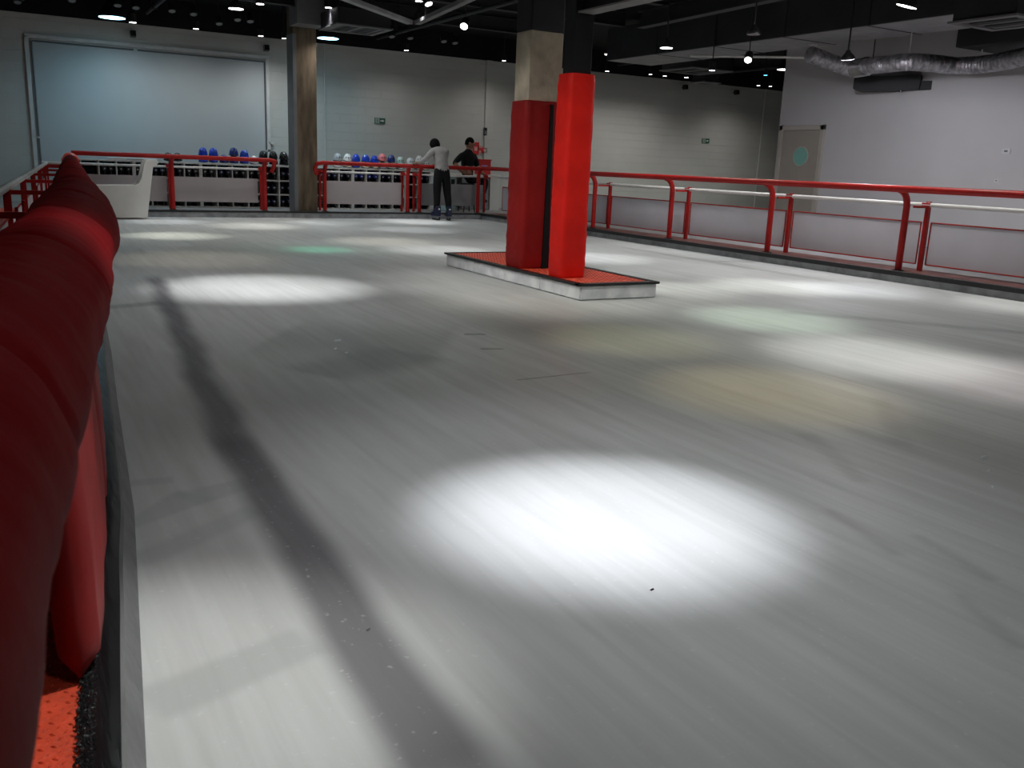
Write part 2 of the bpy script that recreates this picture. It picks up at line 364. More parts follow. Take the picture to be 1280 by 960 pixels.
def can(loc, rad, label, face='lamp_white', watts=0, ang=120, col=(1, .95, .9), tilt=(0, 0, -1), group=None, aim=None, blend=1.0, name='downlight'):
    loc = Vector(loc); t = thing(name, label, 'lamp', loc, group=group); m = aimed(tilt); R = rad
    MB().lathe([(R, 0), (R, R * 2.2), (R * .6, R * 2.6)], 14, (0, 0, 0), m).build('housing', 'black_steel', t, smooth=True)
    MB().lathe([(R * .85, -.004), (R * .85, .003)], 14, (0, 0, 0), m).build('lens', face, t)
    MB().tube([m @ Vector((0, 0, R * 2.3)), (0, 0, CZ - loc.z)], .01, 6).build('stem', 'black_steel', t)
    if watts: spot(t, loc + Vector(tilt).normalized() * .03, aim or (loc + Vector(tilt)), watts, ang, col, blend, r=R)
    return t
# the two cyan high-bay lamps
cy = (.34, .76, 1.0)
pendant(at_z(140, 22, 3.6), .25, 'wide cyan-white pendant lamp above the framed white wall screen', 'lamp_cyan', 95 * AMB, 165, cy, name='high_bay_lamp')
pendant(at_z(410, 48, 3.6), .23, 'wide cyan-white pendant lamp just right of the concrete pillar', 'lamp_cyan', 95 * AMB, 165, cy, name='high_bay_lamp')
rows = [(166, 28, .075), (245, 36, .06), (326, 45, .06), (355, 48, .05), (508, 63, .06), (630, 76, .05), (759, 89, .055), (813, 93, .05), (831, 95, .055), (858, 97, .06), (948, 107, .05), (963, 108, .045)]
for i, (x, y, r) in enumerate(rows):
    can(at_z(x, y, 3.6), r, ORD[i] + ' small white downlight from the left in the row along the far wall', watts=38 * AMB, ang=150, group='downlights along the far wall')
for x, y, r, lb in [(295, 11, .13, 'round white pendant lamp high up left of the concrete pillar'), (325, 5, .075, 'small white downlight at the top edge, left of the concrete pillar'),
                    (413, 38, .07, 'small downlight right above the cyan lamp by the concrete pillar'), (460, 43, .06, 'small downlight under the air conditioner right of the concrete pillar')]:
    (pendant if r > .1 else can)(at_z(x, y, 3.6), r, lb, watts=60 * AMB, ang=140)
can(at_z(536, 5, 3.5), .065, 'tilted white spot lamp at the top edge left of the central column', tilt=(.2, -.5, -1), watts=50, ang=60, name='spot_lamp')
can(at_z(580, 33, 3.5), .075, 'tilted white spot lamp left of the dark top of the central column', tilt=(-.5, -.6, -.7), watts=60, ang=60, name='spot_lamp')
pendant(at_z(833, 60, 3.1), .105, 'bell-shaped white pendant lamp right of the black steel column', watts=130 * AMB, ang=165)
pendant(at_z(942, 43, 3.05), .095, 'unlit black bell pendant lamp under the large dark duct', 'lamp_off')
pendant(at_z(1060, 74, 2.85), .095, 'tilted violet-white pendant lamp beside the silver hose', 'lamp_violet', watts=210 * AMB, ang=172, tilt=(.25, .1, -1), col=(.93, .92, 1), blend=.35)
pendant(at_z(1133, 8, 3.15), .12, 'tilted white pendant lamp at the top edge above the right barrier', watts=200 * AMB, ang=172, tilt=(-.1, .25, -1), blend=.35)
can(at_z(770, 76, 3.55), .06, 'small downlight just right of the black steel column, above the wall row', watts=25, ang=140)
can(at_z(935, 75, 3.1), .07, 'tilted white spot lamp below the large dark duct', tilt=(-.6, -.5, -.7), watts=50, ang=70, name='spot_lamp')
can(at_z(890, 88, 3.0), .058, 'small violet-white downlight beside the square ceiling unit', 'lamp_violet', watts=25, ang=140)
can(at_z(957, 94, 3.45), .05, 'tiny blue glowing lamp near the top of the far right wall', 'lamp_blue')
for i, (x, y) in enumerate([(22, 3), (90, 1), (147, 7), (170, 10), (215, 14), (242, 18), (274, 30), (297, 25), (313, 27), (490, 46), (513, 48), (555, 52), (569, 54)]):
    can(at_z(x, y, 3.75), .07, ORD[i] + ' unlit grey spot head from the left in the dark ceiling', 'lamp_off', group='unlit spot heads on the ceiling', tilt=(0, -.4, -1), name='ceiling_spotlight')
# spot lamps above the ice, each making one pool of light (above the frame)
WH = (1, .985, 1.0)
pools = [(1.82, 2.45, 1300, 27, (.93, .93, 1), 'the brightest white pool on the ice'), (2.14, 8.45, 900, 40, WH, 'the white pool left of the padded column'),
         (5.75, 5.6, 420, 30, (.82, 1, .80), 'the greenish pool right of the platform'), (7.55, 7.3, 420, 32, (1, 1, .93), 'the white pool near the right barrier'), (8.3, 6.9, 380, 32, (.92, .93, 1), 'the bluish white pool near the right barrier'),
         (3.8, 3.6, 200, 30, (1, .83, .45), 'the yellow pool in the middle of the ice'), (5.35, 4.15, 420, 34, (1, .99, .96), 'the long white pool on the right'),
         (4.0, 5.2, 150, 28, (1, .95, .55), 'the faint yellow pool in front of the platform'), (5.6, 3.25, 300, 34, (1, .86, .88), 'the pinkish pool at the right edge'),
         (3.75, 11.9, 260, 20, (.05, 1, .55), 'the small green pool far out'), (2.3, 14.1, 550, 30, (1, 1, .85), 'the pale yellow pool near the white seat'), (2.0, 11.0, 150, 40, (1, .85, .66), 'the faint orange pool beside the padded rail'),
         (3.9, 16.0, 420, 34, (1, .94, .86), 'the pool in front of the concrete pillar'), (2.6, 17.0, 350, 30, (.95, .96, 1), 'the far left pool by the kerb'), (5.6, 17.0, 420, 34, WH, 'the far pool by the kerb gap'), (7.5, 17.3, 520, 34, WH, 'the far pool in front of the skater'),
         (6.6, 15.2, 340, 34, (.95, .96, 1), 'the far pool left of the column'), (5.1, 13.0, 280, 34, (1, .9, .75), 'the cream pool left of the column'), (5.4, 11.6, 380, 34, WH, 'the white pool behind the platform'), (7.2, 10.4, 450, 34, WH, 'the white pool right of the column pads'),
         (6.3, 7.4, 300, 28, (1, 1, .93), 'the small pool at the platform corner'), (9.2, 5.4, 330, 34, (1, .97, .93), 'the pool beside the right barrier edge'), (4.2, 6.9, 120, 40, (1, .94, .78), 'the cream pool before the platform')]
for x, y, w, a, c, lb in pools:
    t = can((x, y, 3.85), .07, 'black spot lamp hanging above ' + lb, watts=w * POOL * .8, ang=a * .88, col=c, name='spot_lamp', group='spot lamps over the ice')
    spot(t, (x, y, 3.81), (x, y, 0), w * POOL * .13, min(110, a * 2.2), tuple(.5 + .5 * v for v in c), r=.06)
# lamps added for ambient fill over the rink and beyond
FILL = [(.9, .6, 40), (1.9, 5.4, 75), (3.6, .2, 30), (6.8, 1.2, 40), (8.6, 4.2, 50), (5.9, 10.2, 50), (8.2, 11.2, 70), (3.0, 12.8, 70), (17.2, 17.2, 240), (12.6, 18.0, 120), (-.9, 18.0, 75)]
for i, (x, y, gw) in enumerate(FILL):
    pendant((x, y, 3.75), .16, 'added black bell fill lamp, ' + ORD[i] + ' of the wide lamps hung over the rink', watts=gw * AMB, ang=150, col=(.94, 1, .98), group='added fill lamps over the rink')
for i, (x, y, gw) in enumerate([(11.2, 1.6, 260), (11.2, 4.2, 330)]):      # lamps added over the right walkway to brighten the wall
    can((x, y, 3.3), .08, ORD[i] + ' tilted lamp added above the right walkway to brighten the wall', watts=gw * AMB, ang=125, col=(.98, .98, 1), tilt=(.85, .1, -.62), name='spot_lamp', group='added lamps brightening the right wall')
can((2.6, 4.6, 3.85), .08, 'added tilted spot lamp brightening the padded columns', watts=300 * AMB, ang=44, col=(1, .97, .92), tilt=(2.35, 3.1, -3.65), name='spot_lamp')  # lamp added to brighten the viewer's side of the columns
can((1.5, 2.1, 3.85), .08, 'added tilted spot lamp brightening the ice beside the near padded rail', watts=430, ang=24, col=(1, 1, .97), tilt=(-1.2, -.2, -3.85), name='spot_lamp')  # lamp added to brighten this ice, tilted to spare the rail pad
can((1.0, 9.0, 3.85), .08, 'added tilted spot lamp brightening the platform side', watts=260 * AMB, ang=44, col=(1, .99, .96), tilt=(3.7, -.8, -3.3), name='spot_lamp')  # lamp added to brighten the long side of the platform
# ------------------------------------------------------------------ island, column, steel post
isl = thing('column_platform', 'low white platform with black rim and orange red mat around the padded columns', 'platform', (5.13, 8.4, 0))
x0, x1, y0, y1 = 4.69 - 5.13, 5.57 - 5.13, 6.96 - 8.4, 9.85 - 8.4
MB().box((x0, y0, 0.004), (x1, y1, .135)).build('platform_body', 'kerb_white', isl, bevel=.004)
for i in range(4):
    ya = y0 + i * (y1 - y0) / 4
    MB().box((x0 - .008, ya + .004, .012), (x0 - .001, ya + (y1 - y0) / 4 - .004, .128)).build('side_panel', 'kerb_white', isl)
MB().box((x0 + .004, y0 - .008, .012), (x1 - .004, y0 - .001, .128)).build('end_panel', 'kerb_white', isl)
rim = MB()
for a, b_ in (((x0 - .03, y0 - .03), (x1 + .02, y0 + .05)), ((x0 - .03, y1 - .05), (x1 + .02, y1 + .02)), ((x0 - .03, y0), (x0 + .04, y1)), ((x1 - .05, y0), (x1 + .02, y1))):
    rim.box((a[0], a[1], .137), (b_[0], b_[1], .158))
rim.build('rim', 'black_rubber', isl)
mt = MB().box((x0 + .03, y0 + .03, .137), (x1 - .03, y1 - .03, .152)).build('mat', 'orange_mat', isl)
def stud_field(name, parent, pts, z, r=.012, h=.004, m='orange_mat'):
    b = MB()
    for i, (x, y) in enumerate(pts):
        a = .7 if i % 2 else -.7
        dx, dy = math.cos(a) * r, math.sin(a) * r
        b.add([(x - dx, y - dy, z), (x + dy * .4, y - dx * .4, z), (x + dx, y + dy, z), (x - dy * .4, y + dx * .4, z), (x, y, z + h)], [(0, 1, 4), (1, 2, 4), (2, 3, 4), (3, 0, 4)])
    o = b.build(name, m, parent); o['kind'] = 'stuff'; return o
pts = [(x0 + .08 + i * .035 + (j % 2) * .017, y0 + .08 + j * .035) for i in range(21) for j in range(80) if x0 + .08 + i * .035 < x1 - .07 and y0 + .08 + j * .035 < y1 - .07]
stud_field('raised_studs', mt, pts, .152, .013, .005)
# concrete column: lower pale, upper dark paint
CX0, CX1, CY0, CY1 = 4.78, 5.16, 8.22, 8.52
col = thing('concrete_column', 'square concrete column with dark painted top rising behind the steel post', 'column', ((CX0 + CX1) / 2, (CY0 + CY1) / 2, .153))
cx, cy_ = (CX1 - CX0) / 2, (CY1 - CY0) / 2
MB().box((-cx, -cy_, 0), (cx, cy_, 2.36)).build('concrete_shaft', 'concrete', col, bevel=.012)
MB().box((-cx - .002, -cy_ - .002, 2.36), (cx + .002, cy_ + .002, CZ - .153)).build('painted_top', 'dark_paint', col, bevel=.012)
def pad_wrap(name, hx, hy, h, rad, seed, wr, m, parent, top_bulge=.0, nz_=70, n=72):
    vs = []; fs = []
    per = []
    for k in range(n):                       # rounded rectangle by angle
        a = 2 * math.pi * k / n; ca, sa = math.cos(a), math.sin(a)
        e = 7.0; r = (abs(ca / hx) ** e + abs(sa / hy) ** e) ** (-1 / e)
        per.append((ca * r, sa * r))
    for j in range(nz_ + 1):
        t = j / nz_; z = h * t
        for k, (x, y) in enumerate(per):
            q = Vector((x * 5 + seed, y * 5, z * 2.6 + (x + y) * 1.2))
            d = noise.noise(Vector((x * 3 + seed, y * 3, (z + .9 * x - .7 * y) * 11))) * wr * .55
            d += abs(noise.noise(Vector((x * 4 + seed, y * 4, (z + 1.4 * x + .9 * y) * 17)))) * wr * .7 * (1 - .5 * t) + noise.noise(Vector((seed, 3, z * 2))) * wr * .25
            d -= .008 * (1 - min(1, min(t, 1 - t) * 18))
            l = math.hypot(x, y)
            vs.append((x * (1 + d / l), y * (1 + d / l), z + (.004 * noise.noise(Vector((x * 9, y * 9, seed))) if j in (0, nz_) else 0)))
    for j in range(nz_):
        for k in range(n): fs.append((j * n + k, j * n + (k + 1) % n, (j + 1) * n + (k + 1) % n, (j + 1) * n + k))
    fs += [tuple(range(n - 1, -1, -1)), tuple(nz_ * n + k for k in range(n))]
    b = MB().add(vs, fs); return b.build(name, m, parent, smooth='all')
cp = thing('column_pad', 'dark red vinyl pad with a black strip wrapped around the concrete column', 'pad', ((CX0 + CX1) / 2, (CY0 + CY1) / 2, .153))
pad_wrap('pad_cover', cx + .035, cy_ + .035, 1.69, .03, 3.1, .010, 'red_vinyl', cp)
sx = 5.03 - (CX0 + CX1) / 2
MB().prism([(sx - .035, .0), (sx + .045, .0), (sx + .02, 1.66), (sx - .012, 1.66)], 'y', -cy_ - .052, -cy_ - .03).build('hook_and_loop_strip', 'black_fabric', cp)
SX0, SX1, SY0, SY1 = 4.775, 5.0, 7.43, 7.62
st = thing('steel_post', 'black steel box post rising out of the tall bright red pad', 'post', ((SX0 + SX1) / 2, (SY0 + SY1) / 2, .153))
sx_, sy_ = (SX1 - SX0) / 2, (SY1 - SY0) / 2
MB().box((-sx_ + .01, -sy_ + .01, 0), (sx_ - .01, sy_ - .01, CZ - .153)).build('post_shaft', 'black_steel', st, bevel=.005)
sp = thing('post_pad', 'tall bright red vinyl pad wrapped around the black steel post', 'pad', ((SX0 + SX1) / 2, (SY0 + SY1) / 2, .153))
pad_wrap('pad_cover', sx_ + .035, sy_ + .035, 1.9, .03, 8.4, .010, 'bright_red_vinyl', sp, nz_=90)
# ------------------------------------------------------------------ barriers
def frame_pts(o, u, s): return lambda a, b_, z: (o[0] + u[0] * a + s[0] * b_, o[1] + u[1] * a + s[1] * b_, z)
def rect_panel(P, a0, a1, b_, z0, z1, m, parent, fr='red_paint'):
    c = [P(a0, b_ - .006, z0), P(a1, b_ - .006, z0), P(a1, b_ - .006, z1), P(a0, b_ - .006, z1), P(a0, b_ + .006, z0), P(a1, b_ + .006, z0), P(a1, b_ + .006, z1), P(a0, b_ + .006, z1)]
    o = MB().add(c, [(3, 2, 1, 0), (4, 5, 6, 7), (0, 1, 5, 4), (1, 2, 6, 5), (2, 3, 7, 6), (3, 0, 4, 7)]).build('panel', m, parent)
    if fr:
        f = MB(); 
        for p, q in (((a0, z0), (a1, z0)), ((a1, z0), (a1, z1)), ((a1, z1), (a0, z1)), ((a0, z1), (a0, z0))):
            f.tube([P(p[0], b_ - .008, p[1]), P(q[0], b_ - .008, q[1])], .009, 6)
        f.build('panel_frame', fr, o)
    return o
def front_post(P, a, parent, w=.041):
    pts = [P(a, .18, DZ - .002), P(a, .18, .9)] + [P(a, .18 - .18 * (1 - math.cos(t)), .9 + .2 * math.sin(t)) for t in (.3, .6, .9, 1.2, 1.45)]
    MB().tube(pts, w, 12).build('post', 'red_paint', parent, smooth=True)
    q = P(a, .18, DZ - .002)
    MB().lathe([(.07, 0), (.07, .010), (.045, .013)], 12, q).build('base_plate', 'black_rubber', parent)
def rear_post(P, a, parent, b_=.45, top=.97, w=.05):
    MB().bar(P(a, b_, DZ - .002), P(a, b_, top), w, w, up=(0, 1, 0)).build('rear_post', 'red_paint', parent, bevel=.004)
    MB().bar(P(a, .18, .905), P(a, b_, .905), .028, .028).build('link_bar', 'red_paint', parent, bevel=.003)
    MB().bar(P(a - .06, b_ - .03, .93), P(a + .06, b_ - .03, .93), .05, .05).build('rail_clamp', 'red_paint', parent, bevel=.005)
# right barrier: along Y, rail at X=9.5
rb = thing('rink_barrier', 'red tubular barrier with white panels along the right side of the ice', 'barrier', (9.5, 10, DZ))
def PR(a, b_, z): return (b_, a - 10, z - DZ)
MB().tube([PR(-1.4, 0, 1.11), PR(18.2, 0, 1.11)], .042, 14).build('top_rail', 'red_paint', rb, smooth=True)
MB().tube([PR(-1.4, .42, .93), PR(18.3, .42, .93)], .027, 10).build('hand_rail', 'white_metal', rb, smooth=True)
py_ = [3.0, 5.2, 7.4, 9.63, 11.86, 14.08, 16.2]
for y in py_:
    front_post(PR, y, rb); rear_post(PR, y - .1, rb)
for a, b_ in zip([.7] + py_, py_): rect_panel(PR, a - .03, b_ - .17, .46, .21, .72, 'panel_white', rb)
rect_panel(PR, 16.17, 18.1, .46, .21, .72, 'panel_white', rb)
# back barrier, right run (5.8 .. 9.5) and left run (1.2 .. 4.85)
def PBm(o): 
    return lambda a, b_, z: (a - o, b_, z - DZ)
bb = thing('rink_barrier', 'red far barrier with grey panels right of the concrete pillar, in front of the helmets', 'barrier', (7.6, BY - .05, DZ)); P = PBm(7.6)
MB().tube([P(5.78, .16, .86), P(5.73, .14, .98), P(5.76, .06, 1.08), P(5.86, 0, 1.1), P(9.5, 0, 1.1)], .042, 14).build('top_rail', 'red_paint', bb, smooth=True)
MB().tube([P(5.9, .42, .92), P(9.9, .42, .92)], .022, 10).build('hand_rail', 'white_metal', bb, smooth=True)
for x in (5.95, 7.78, 8.06, 9.8):
    front_post(P, min(x, 9.48), bb); rear_post(P, x - .02, bb, w=.045)
rect_panel(P, 6.02, 7.72, .40, .27, .74, 'panel_grey', bb, None)
rect_panel(P, 8.12, 9.72, .40, .27, .74, 'panel_dark', bb, None)
bl = thing('rink_barrier', 'red far barrier with grey panels left of the concrete pillar, behind the white seat', 'barrier', (3.0, BY - .05, DZ)); P = PBm(3.0)
MB().tube([P(1.28, 0, 1.11), P(4.8, 0, 1.11), P(4.9, .05, 1.09), P(4.9, .12, .99), P(4.86, .16, .88)], .042, 14).build('top_rail', 'red_paint', bl, smooth=True)
MB().tube([P(.82, .42, .92), P(4.7, .42, .92)], .022, 10).build('hand_rail', 'white_metal', bl, smooth=True)
for x in (2.98, 4.72):
    front_post(P, x, bl, .045); rear_post(P, x, bl)
rect_panel(P, 1.5, 2.92, .40, .27, .74, 'panel_grey', bl, None)
rect_panel(P, 3.06, 4.64, .40, .27, .74, 'panel_grey', bl, None)
# left barrier: padded top rail
AXIS = [(-.22, -.6), (-.150, 0), (-.122, .34), (-.082, .62), (-.03, 1.0), (.065, 1.7), (.18, 2.7), (.255, 3.6), (1.25, 18.1)]
def ax(y):
    for (a0, b0), (a1, b1) in zip(AXIS, AXIS[1:]):
        if y <= b1: return a0 + (a1 - a0) * (y - b0) / (b1 - b0)
    return AXIS[-1][0]
def axs(y): return (ax(y - .25) + 2 * ax(y) + ax(y + .25)) / 4
lb = thing('rink_barrier', 'left barrier in the foreground with its top rail wrapped in dark red padding', 'barrier', (.2, 3, DZ))
def PL(x, y, z): return (x - .2, y - 3, z - DZ)
ZP = .975
MB().tube([PL(axs(y), y, ZP + .02) for y in (-.5, .5, 1, 1.7, 2.7, 3.6, 8, 12, 18.15)], .04, 12).build('top_rail', 'red_paint', lb, smooth=True)
MB().tube([PL(-.42 + .0715 * y, y, .92) for y in (-.5, 5, 10, 18.0)], .026, 12).build('hand_rail', 'white_metal', lb, smooth=True)
LP = [2.4, 4.75, 7.1, 9.4, 11.7, 14.0, 16.3, 17.9]
for y in LP:
    xf = axs(y) - .06; xr = -.42 + .0715 * y
    MB().tube([PL(xf, y, DZ - .002), PL(xf, y, .98)], .036, 10).build('post', 'red_paint', lb, smooth=True)
    MB().bar(PL(xr, y, DZ - .002), PL(xr, y, .93), .05, .05, up=(0, 1, 0)).build('rear_post', 'red_paint', lb, bevel=.004)
    MB().bar(PL(xr, y, .89), PL(xf, y, .89), .03, .03).build('link_bar', 'red_paint', lb, bevel=.003)
for a, b_ in zip(LP, LP[1:]):
    xa, xb = -.40 + .0715 * a, -.40 + .0715 * b_
    u = Vector((xb - xa, b_ - a)).normalized()
    Pp = lambda s, t, z, xa=xa, a=a, u=u: PL(xa + u.x * s - u.y * t, a + u.y * s + u.x * t, z)
    rect_panel(Pp, .06, b_ - a - .06, .03, .21, .72, 'panel_white', lb)
    for k in range(2 if a < 8 else 0):
        s = (b_ - a) * (k + .9) / 3.4; q = Pp(s, -.12, 0)
        MB().tube([(q[0], q[1], 0), (q[0], q[1], .76)], .009, 6).build('baluster', 'red_paint', lb)
def roll(name, ya, yb, n, seg, r0, seed, m, bul=None):
    ys = [ya + (yb - ya) * i / (n - 1) for i in range(n)]
    pts = [PL(axs(y), y, ZP - (.02 if y < 2 else 0) * (1 - y / 2 if y > 0 else 1)) for y in ys]
    def fr(i, a):
        y = ys[i]; e = min(y - ya, yb - y)
        s = 1 - .24 * math.exp(-(max(e, 0) / .06) ** 1.2)
        wr = noise.noise(Vector((seed, (y + .05 * math.sin(a + seed)) * 7.5, math.cos(a) * .8 + math.sin(a) * .5)))
        w2 = noise.noise(Vector((seed + 9, y * 22 + math.sin(a * 2) * .6, math.cos(a) * 1.2)))
        w3 = noise.noise(Vector((seed + 5, y * 2.2, math.cos(a) * .9 + 2 * math.sin(a))))
        s += .05 * wr + .02 * w2 + .09 * w3
        cr = (y * 1.35 + .12 * math.sin(a + 1) + seed) % 1.0      # deep strap creases
        s -= .10 * math.exp(-((cr - .5) / .022) ** 2)
        s += (bul(y) if bul else 0)
        return s
    return MB().tube(pts, r0, seg, fr).build(name, m, lb, smooth='all')
roll('rail_pad', -.5, 2.35, 420, 72, .102, 1.3, 'dark_red_vinyl')
roll('rail_pad', 2.33, 4.9, 240, 64, .108, 4.7, 'dark_red_vinyl', lambda y: .08 * math.exp(-((y - 3.3) / .7) ** 2))
roll('rail_pad', 4.95, 8.6, 200, 48, .104, 7.9, 'dark_red_vinyl')
roll('rail_pad', 8.66, 12.4, 140, 40, .104, 2.2, 'dark_red_vinyl')
roll('rail_pad', 12.46, 17.5, 140, 40, .104, 6.1, 'dark_red_vinyl')
for ya in (4.92, 8.63, 12.43):
    MB().tube([PL(axs(ya - .14) - .035, ya - .14, ZP - .03), PL(axs(ya + .14) - .035, ya + .14, ZP - .03)], .096, 24).build('closure_strip', 'black_fabric', lb, smooth=True)
roll('rail_end_pad', 17.52, 18.2, 20, 24, .135, 3.3, 'orange_strap')
# padded skirts hanging under the roll
def skirt(ya, yb, xo, z0, seed):
    n, k = 26, 20; vs = []; fs = []
    for side in (0, 1):
        for i in range(n + 1):
            y = ya + (yb - ya) * i / n
            for j in range(k + 1):
                t = j / k; z = z0 + (.92 - z0) * t
                e = min(i / n, 1 - i / n) * (yb - ya); f = 1 - .75 * math.exp(-(e / .014) ** 1.5) ; f2 = 1 - .7 * math.exp(-((z - z0) / .02) ** 1.5)
                th = .045 * f * f2 + .006 * noise.noise(Vector((y * 5, z * 5, seed)))
                xc = axs(y) + xo - .03 * t
                vs.append(PL(xc + (th if side else -th), y, z))
    m = (n + 1) * (k + 1)
    for side in (0, 1):
        for i in range(n):
            for j in range(k):
                a = side * m + i * (k + 1) + j; fs.append((a, a + 1, a + k + 2, a + k + 1))
    bd = [i * (k + 1) for i in range(n + 1)] + [n * (k + 1) + j for j in range(1, k + 1)] + [i * (k + 1) + k for i in range(n - 1, -1, -1)] + [j for j in range(k - 1, 0, -1)]
    for a, b_ in zip(bd, bd[1:] + bd[:1]): fs.append((a, b_, b_ + m, a + m))
    MB().add(vs, fs).build('skirt_pad', 'red_vinyl', lb, smooth='all')
skirt(1.86, 2.72, -.005, .145, 1.0)
skirt(2.76, 4.6, .0, .145, 2.0)
skirt(4.65, 7.0, -.01, .145, 3.0)
# deck mat and black edging on the left
dm = tag(MB().prism([(-.9, -.9), (edge_x(-.9) - .07, -.9), (edge_x(1) - .095, 1), (edge_x(1.71) - .105, 1.71), (edge_x(3.1) - .105, 3.1), (edge_x(6) - .105, 6), (edge_x(BY) - .105, BY), (-.9, BY)], 'z', DZ - .011, DZ).build('floor_mat', 'orange_mat'), 'orange red studded deck mat beneath the padded rail in the lower left corner', 'mat')
stud_field('raised_studs', dm, [(-.16 + i * .022 + (j % 2) * .011, 1.3 + j * .02) for i in range(11) for j in range(70) if -.16 + i * .022 + .02 < edge_x(1.3 + j * .02) - .1], DZ, .008, .004)
ys = [-.9 + i * .05 for i in range(384)]
vs = []; fs = []
for i, y in enumerate(ys):
    e = edge_x(y) - .030 + .006 * noise.noise(Vector((0, y * 2.3, 1))) 
    g = .006 * noise.noise(Vector((4, y * 6, 1)))
    for x, z in ((e - .08 + g, DZ - .01), (e - .075 + g, DZ + .012), (e - .03, DZ + .016), (e - .004, DZ + .008), (e + .004, DZ - .02), (e + .001, .06), (e - .012, .05)): vs.append((x, y, z))
n = 7
for i in range(len(ys) - 1):
    for k in range(n - 1): fs.append((i * n + k, i * n + k + 1, (i + 1) * n + k + 1, (i + 1) * n + k))
    fs.append((i * n + n - 1, i * n, (i + 1) * n, (i + 1) * n + n - 1))
kp = [y for x, y in EDGE]
kv = []; kf = []
for x, y in EDGE: kv += [(x - .052, y, .10), (x - .036, y, .10), (x + .006, y, .001), (x - .052, y, .001)]
for i in range(len(EDGE) - 1):
    for k in range(4): kf.append((i * 4 + k, i * 4 + (k + 1) % 4, i * 4 + 4 + (k + 1) % 4, i * 4 + 4 + k))
struct('trim_7', MB().add(kv, kf), 'kerb_dark', 'sloping grey kerb strip along the left edge of the ice', 'kerb')
struct('trim_6', MB().add(vs, fs), 'black_gloss', 'glossy black edging strip along the left edge of the ice', 'edging', smooth=True)
b = MB()
for i in range(2600):
    y = 1.2 + random.random() ** 1.5 * 4; e = edge_x(y) - .112 + random.random() * .035; s = .0015 + random.random() * .002
    b.add([(e - s, y - s, DZ + .012), (e + s, y - s, DZ + .013), (e + s, y + s, DZ + .013), (e - s, y + s, DZ + .012), (e, y, DZ + .012 + s * 2)], [(0, 1, 4), (1, 2, 4), (2, 3, 4), (3, 0, 4)])
gr = b.build('grit', 'black_rubber', dm); gr['kind'] = 'stuff'
# ------------------------------------------------------------------ concrete pillar at the back
pl = thing('concrete_pillar', 'square brown concrete pillar standing in the gap of the far barrier', 'pillar', (5.56, 18.55, DZ - .012))
MB().box((-.235, -.2, 0), (.235, .2, CZ - DZ)).build('shaft', 'concrete_brown', pl, bevel=.015)
MB().box((-.242, -.203, 0), (-.17, .203, 3.4)).build('edge_strip', 'conduit_dark', pl, bevel=.004)
MB().box((-.30, -.75, 3.52), (.30, -.2, CZ - DZ)).build('bracket_beam', 'beam_grey', pl, bevel=.01)
# ------------------------------------------------------------------ white moulded seat on the ice
ws = thing('skating_aid_seat', 'white moulded plastic seat with curled backrest standing on the ice by the far barrier', 'seat', (2.2, 17.75, 0.002))
prof = [(-.62, .02), (.20, .02), (.21, .10), (.33, .88), (.345, .93), (.40, .955), (.425, .985), (.42, 1.02), (.38, 1.045), (.27, 1.045), (.215, 1.02), (.185, .96), (.125, .70), (.09, .63), (.03, .595), (-.62, .58)]
b = MB().prism(prof, 'y', -.22, -.17); b.build('side_panel', 'white_plastic', ws, bevel=.012)
MB().prism(prof, 'y', .17, .22).build('side_panel', 'white_plastic', ws, bevel=.012)
MB().box((-.60, -.17, .50), (.06, .17, .56)).build('seat', 'white_plastic', ws, bevel=.01)
MB().prism([(.10, .52), (.14, .50), (.33, 1.0), (.28, 1.02)], 'y', -.17, .17).build('backrest', 'white_plastic', ws, bevel=.01)
MB().box((-.58, -.17, .04), (.18, .17, .10)).build('base', 'white_plastic', ws)
# ------------------------------------------------------------------ skate shelves
SY = 19.35; CELL = .3125; RH = .285
def shelf_unit(xa, ncol, label):
    t = thing('skate_shelf', label, 'shelf', (xa, SY, DZ - .012)); w = ncol * CELL; h = .87; d = .36
    for k in range(ncol + 1):
        th = .016 if k in (0, ncol) else .011; x = min(max(k * CELL, th), w - th)
        MB().box((x - th, 0, 0), (x + th, d, h)).build('upright', 'shelf_white', t)
    for z in (.012, RH, 2 * RH, h):
        MB().box((.003, .002, z - .012), (w - .003, d, z + .012)).build('shelf_board', 'shelf_white', t)
    MB().box((.01, d - .012, .02), (w - .01, d + .004, h - .02)).build('back_panel', 'shelf_back', t)
    return t
def make_skate(bm_):
    t = link('inline_skate', None)
    b = MB().prism([(-.13, .085), (-.135, .13), (-.12, .155), (-.02, .165), (.05, .20), (.06, .24), (.13, .25), (.135, .17), (.13, .085)], 'x', -.042, .042)
    me = b.build('boot', bm_, t, bevel=.014)
    me.rotation_euler = (0, 0, 0)
    MB().prism([(-.11, .03), (-.12, .086), (.12, .086), (.11, .03)], 'x', -.012, .012).build('frame', 'skate_black', t)
    w = MB()
    for y in (-.105, -.035, .035, .105): w.tube([(-.011, y, .034), (.011, y, .034)], .033, 10)
    w.build('wheels', 'skate_black', t)
    MB().lathe([(.013, 0), (.013, .004)], 8, (0, -.134, .118), Matrix.Rotation(math.pi / 2, 3, 'X')).build('toe_badge', 'pale_dot', t)
    return t
SK = {}
units = [(1.2, 4), (2.45, 4), (3.7, 4), (4.97, 2), (5.65, 4), (6.9, 4), (8.15, 2)]
names = ['leftmost white cubby shelf, mostly hidden behind the padded rail', 'white cubby shelf behind the white seat', 'white cubby shelf with blue helmets on top, left of the pillar', 'narrow white cubby shelf in the gap left of the pillar', 'white cubby shelf just right of the pillar under grey helmets', 'white cubby shelf under the pink helmet right of the pillar', 'narrow white cubby shelf behind the standing skater']
rown = {0: 'bottom', 1: 'middle', 2: 'top'}
ci = 0
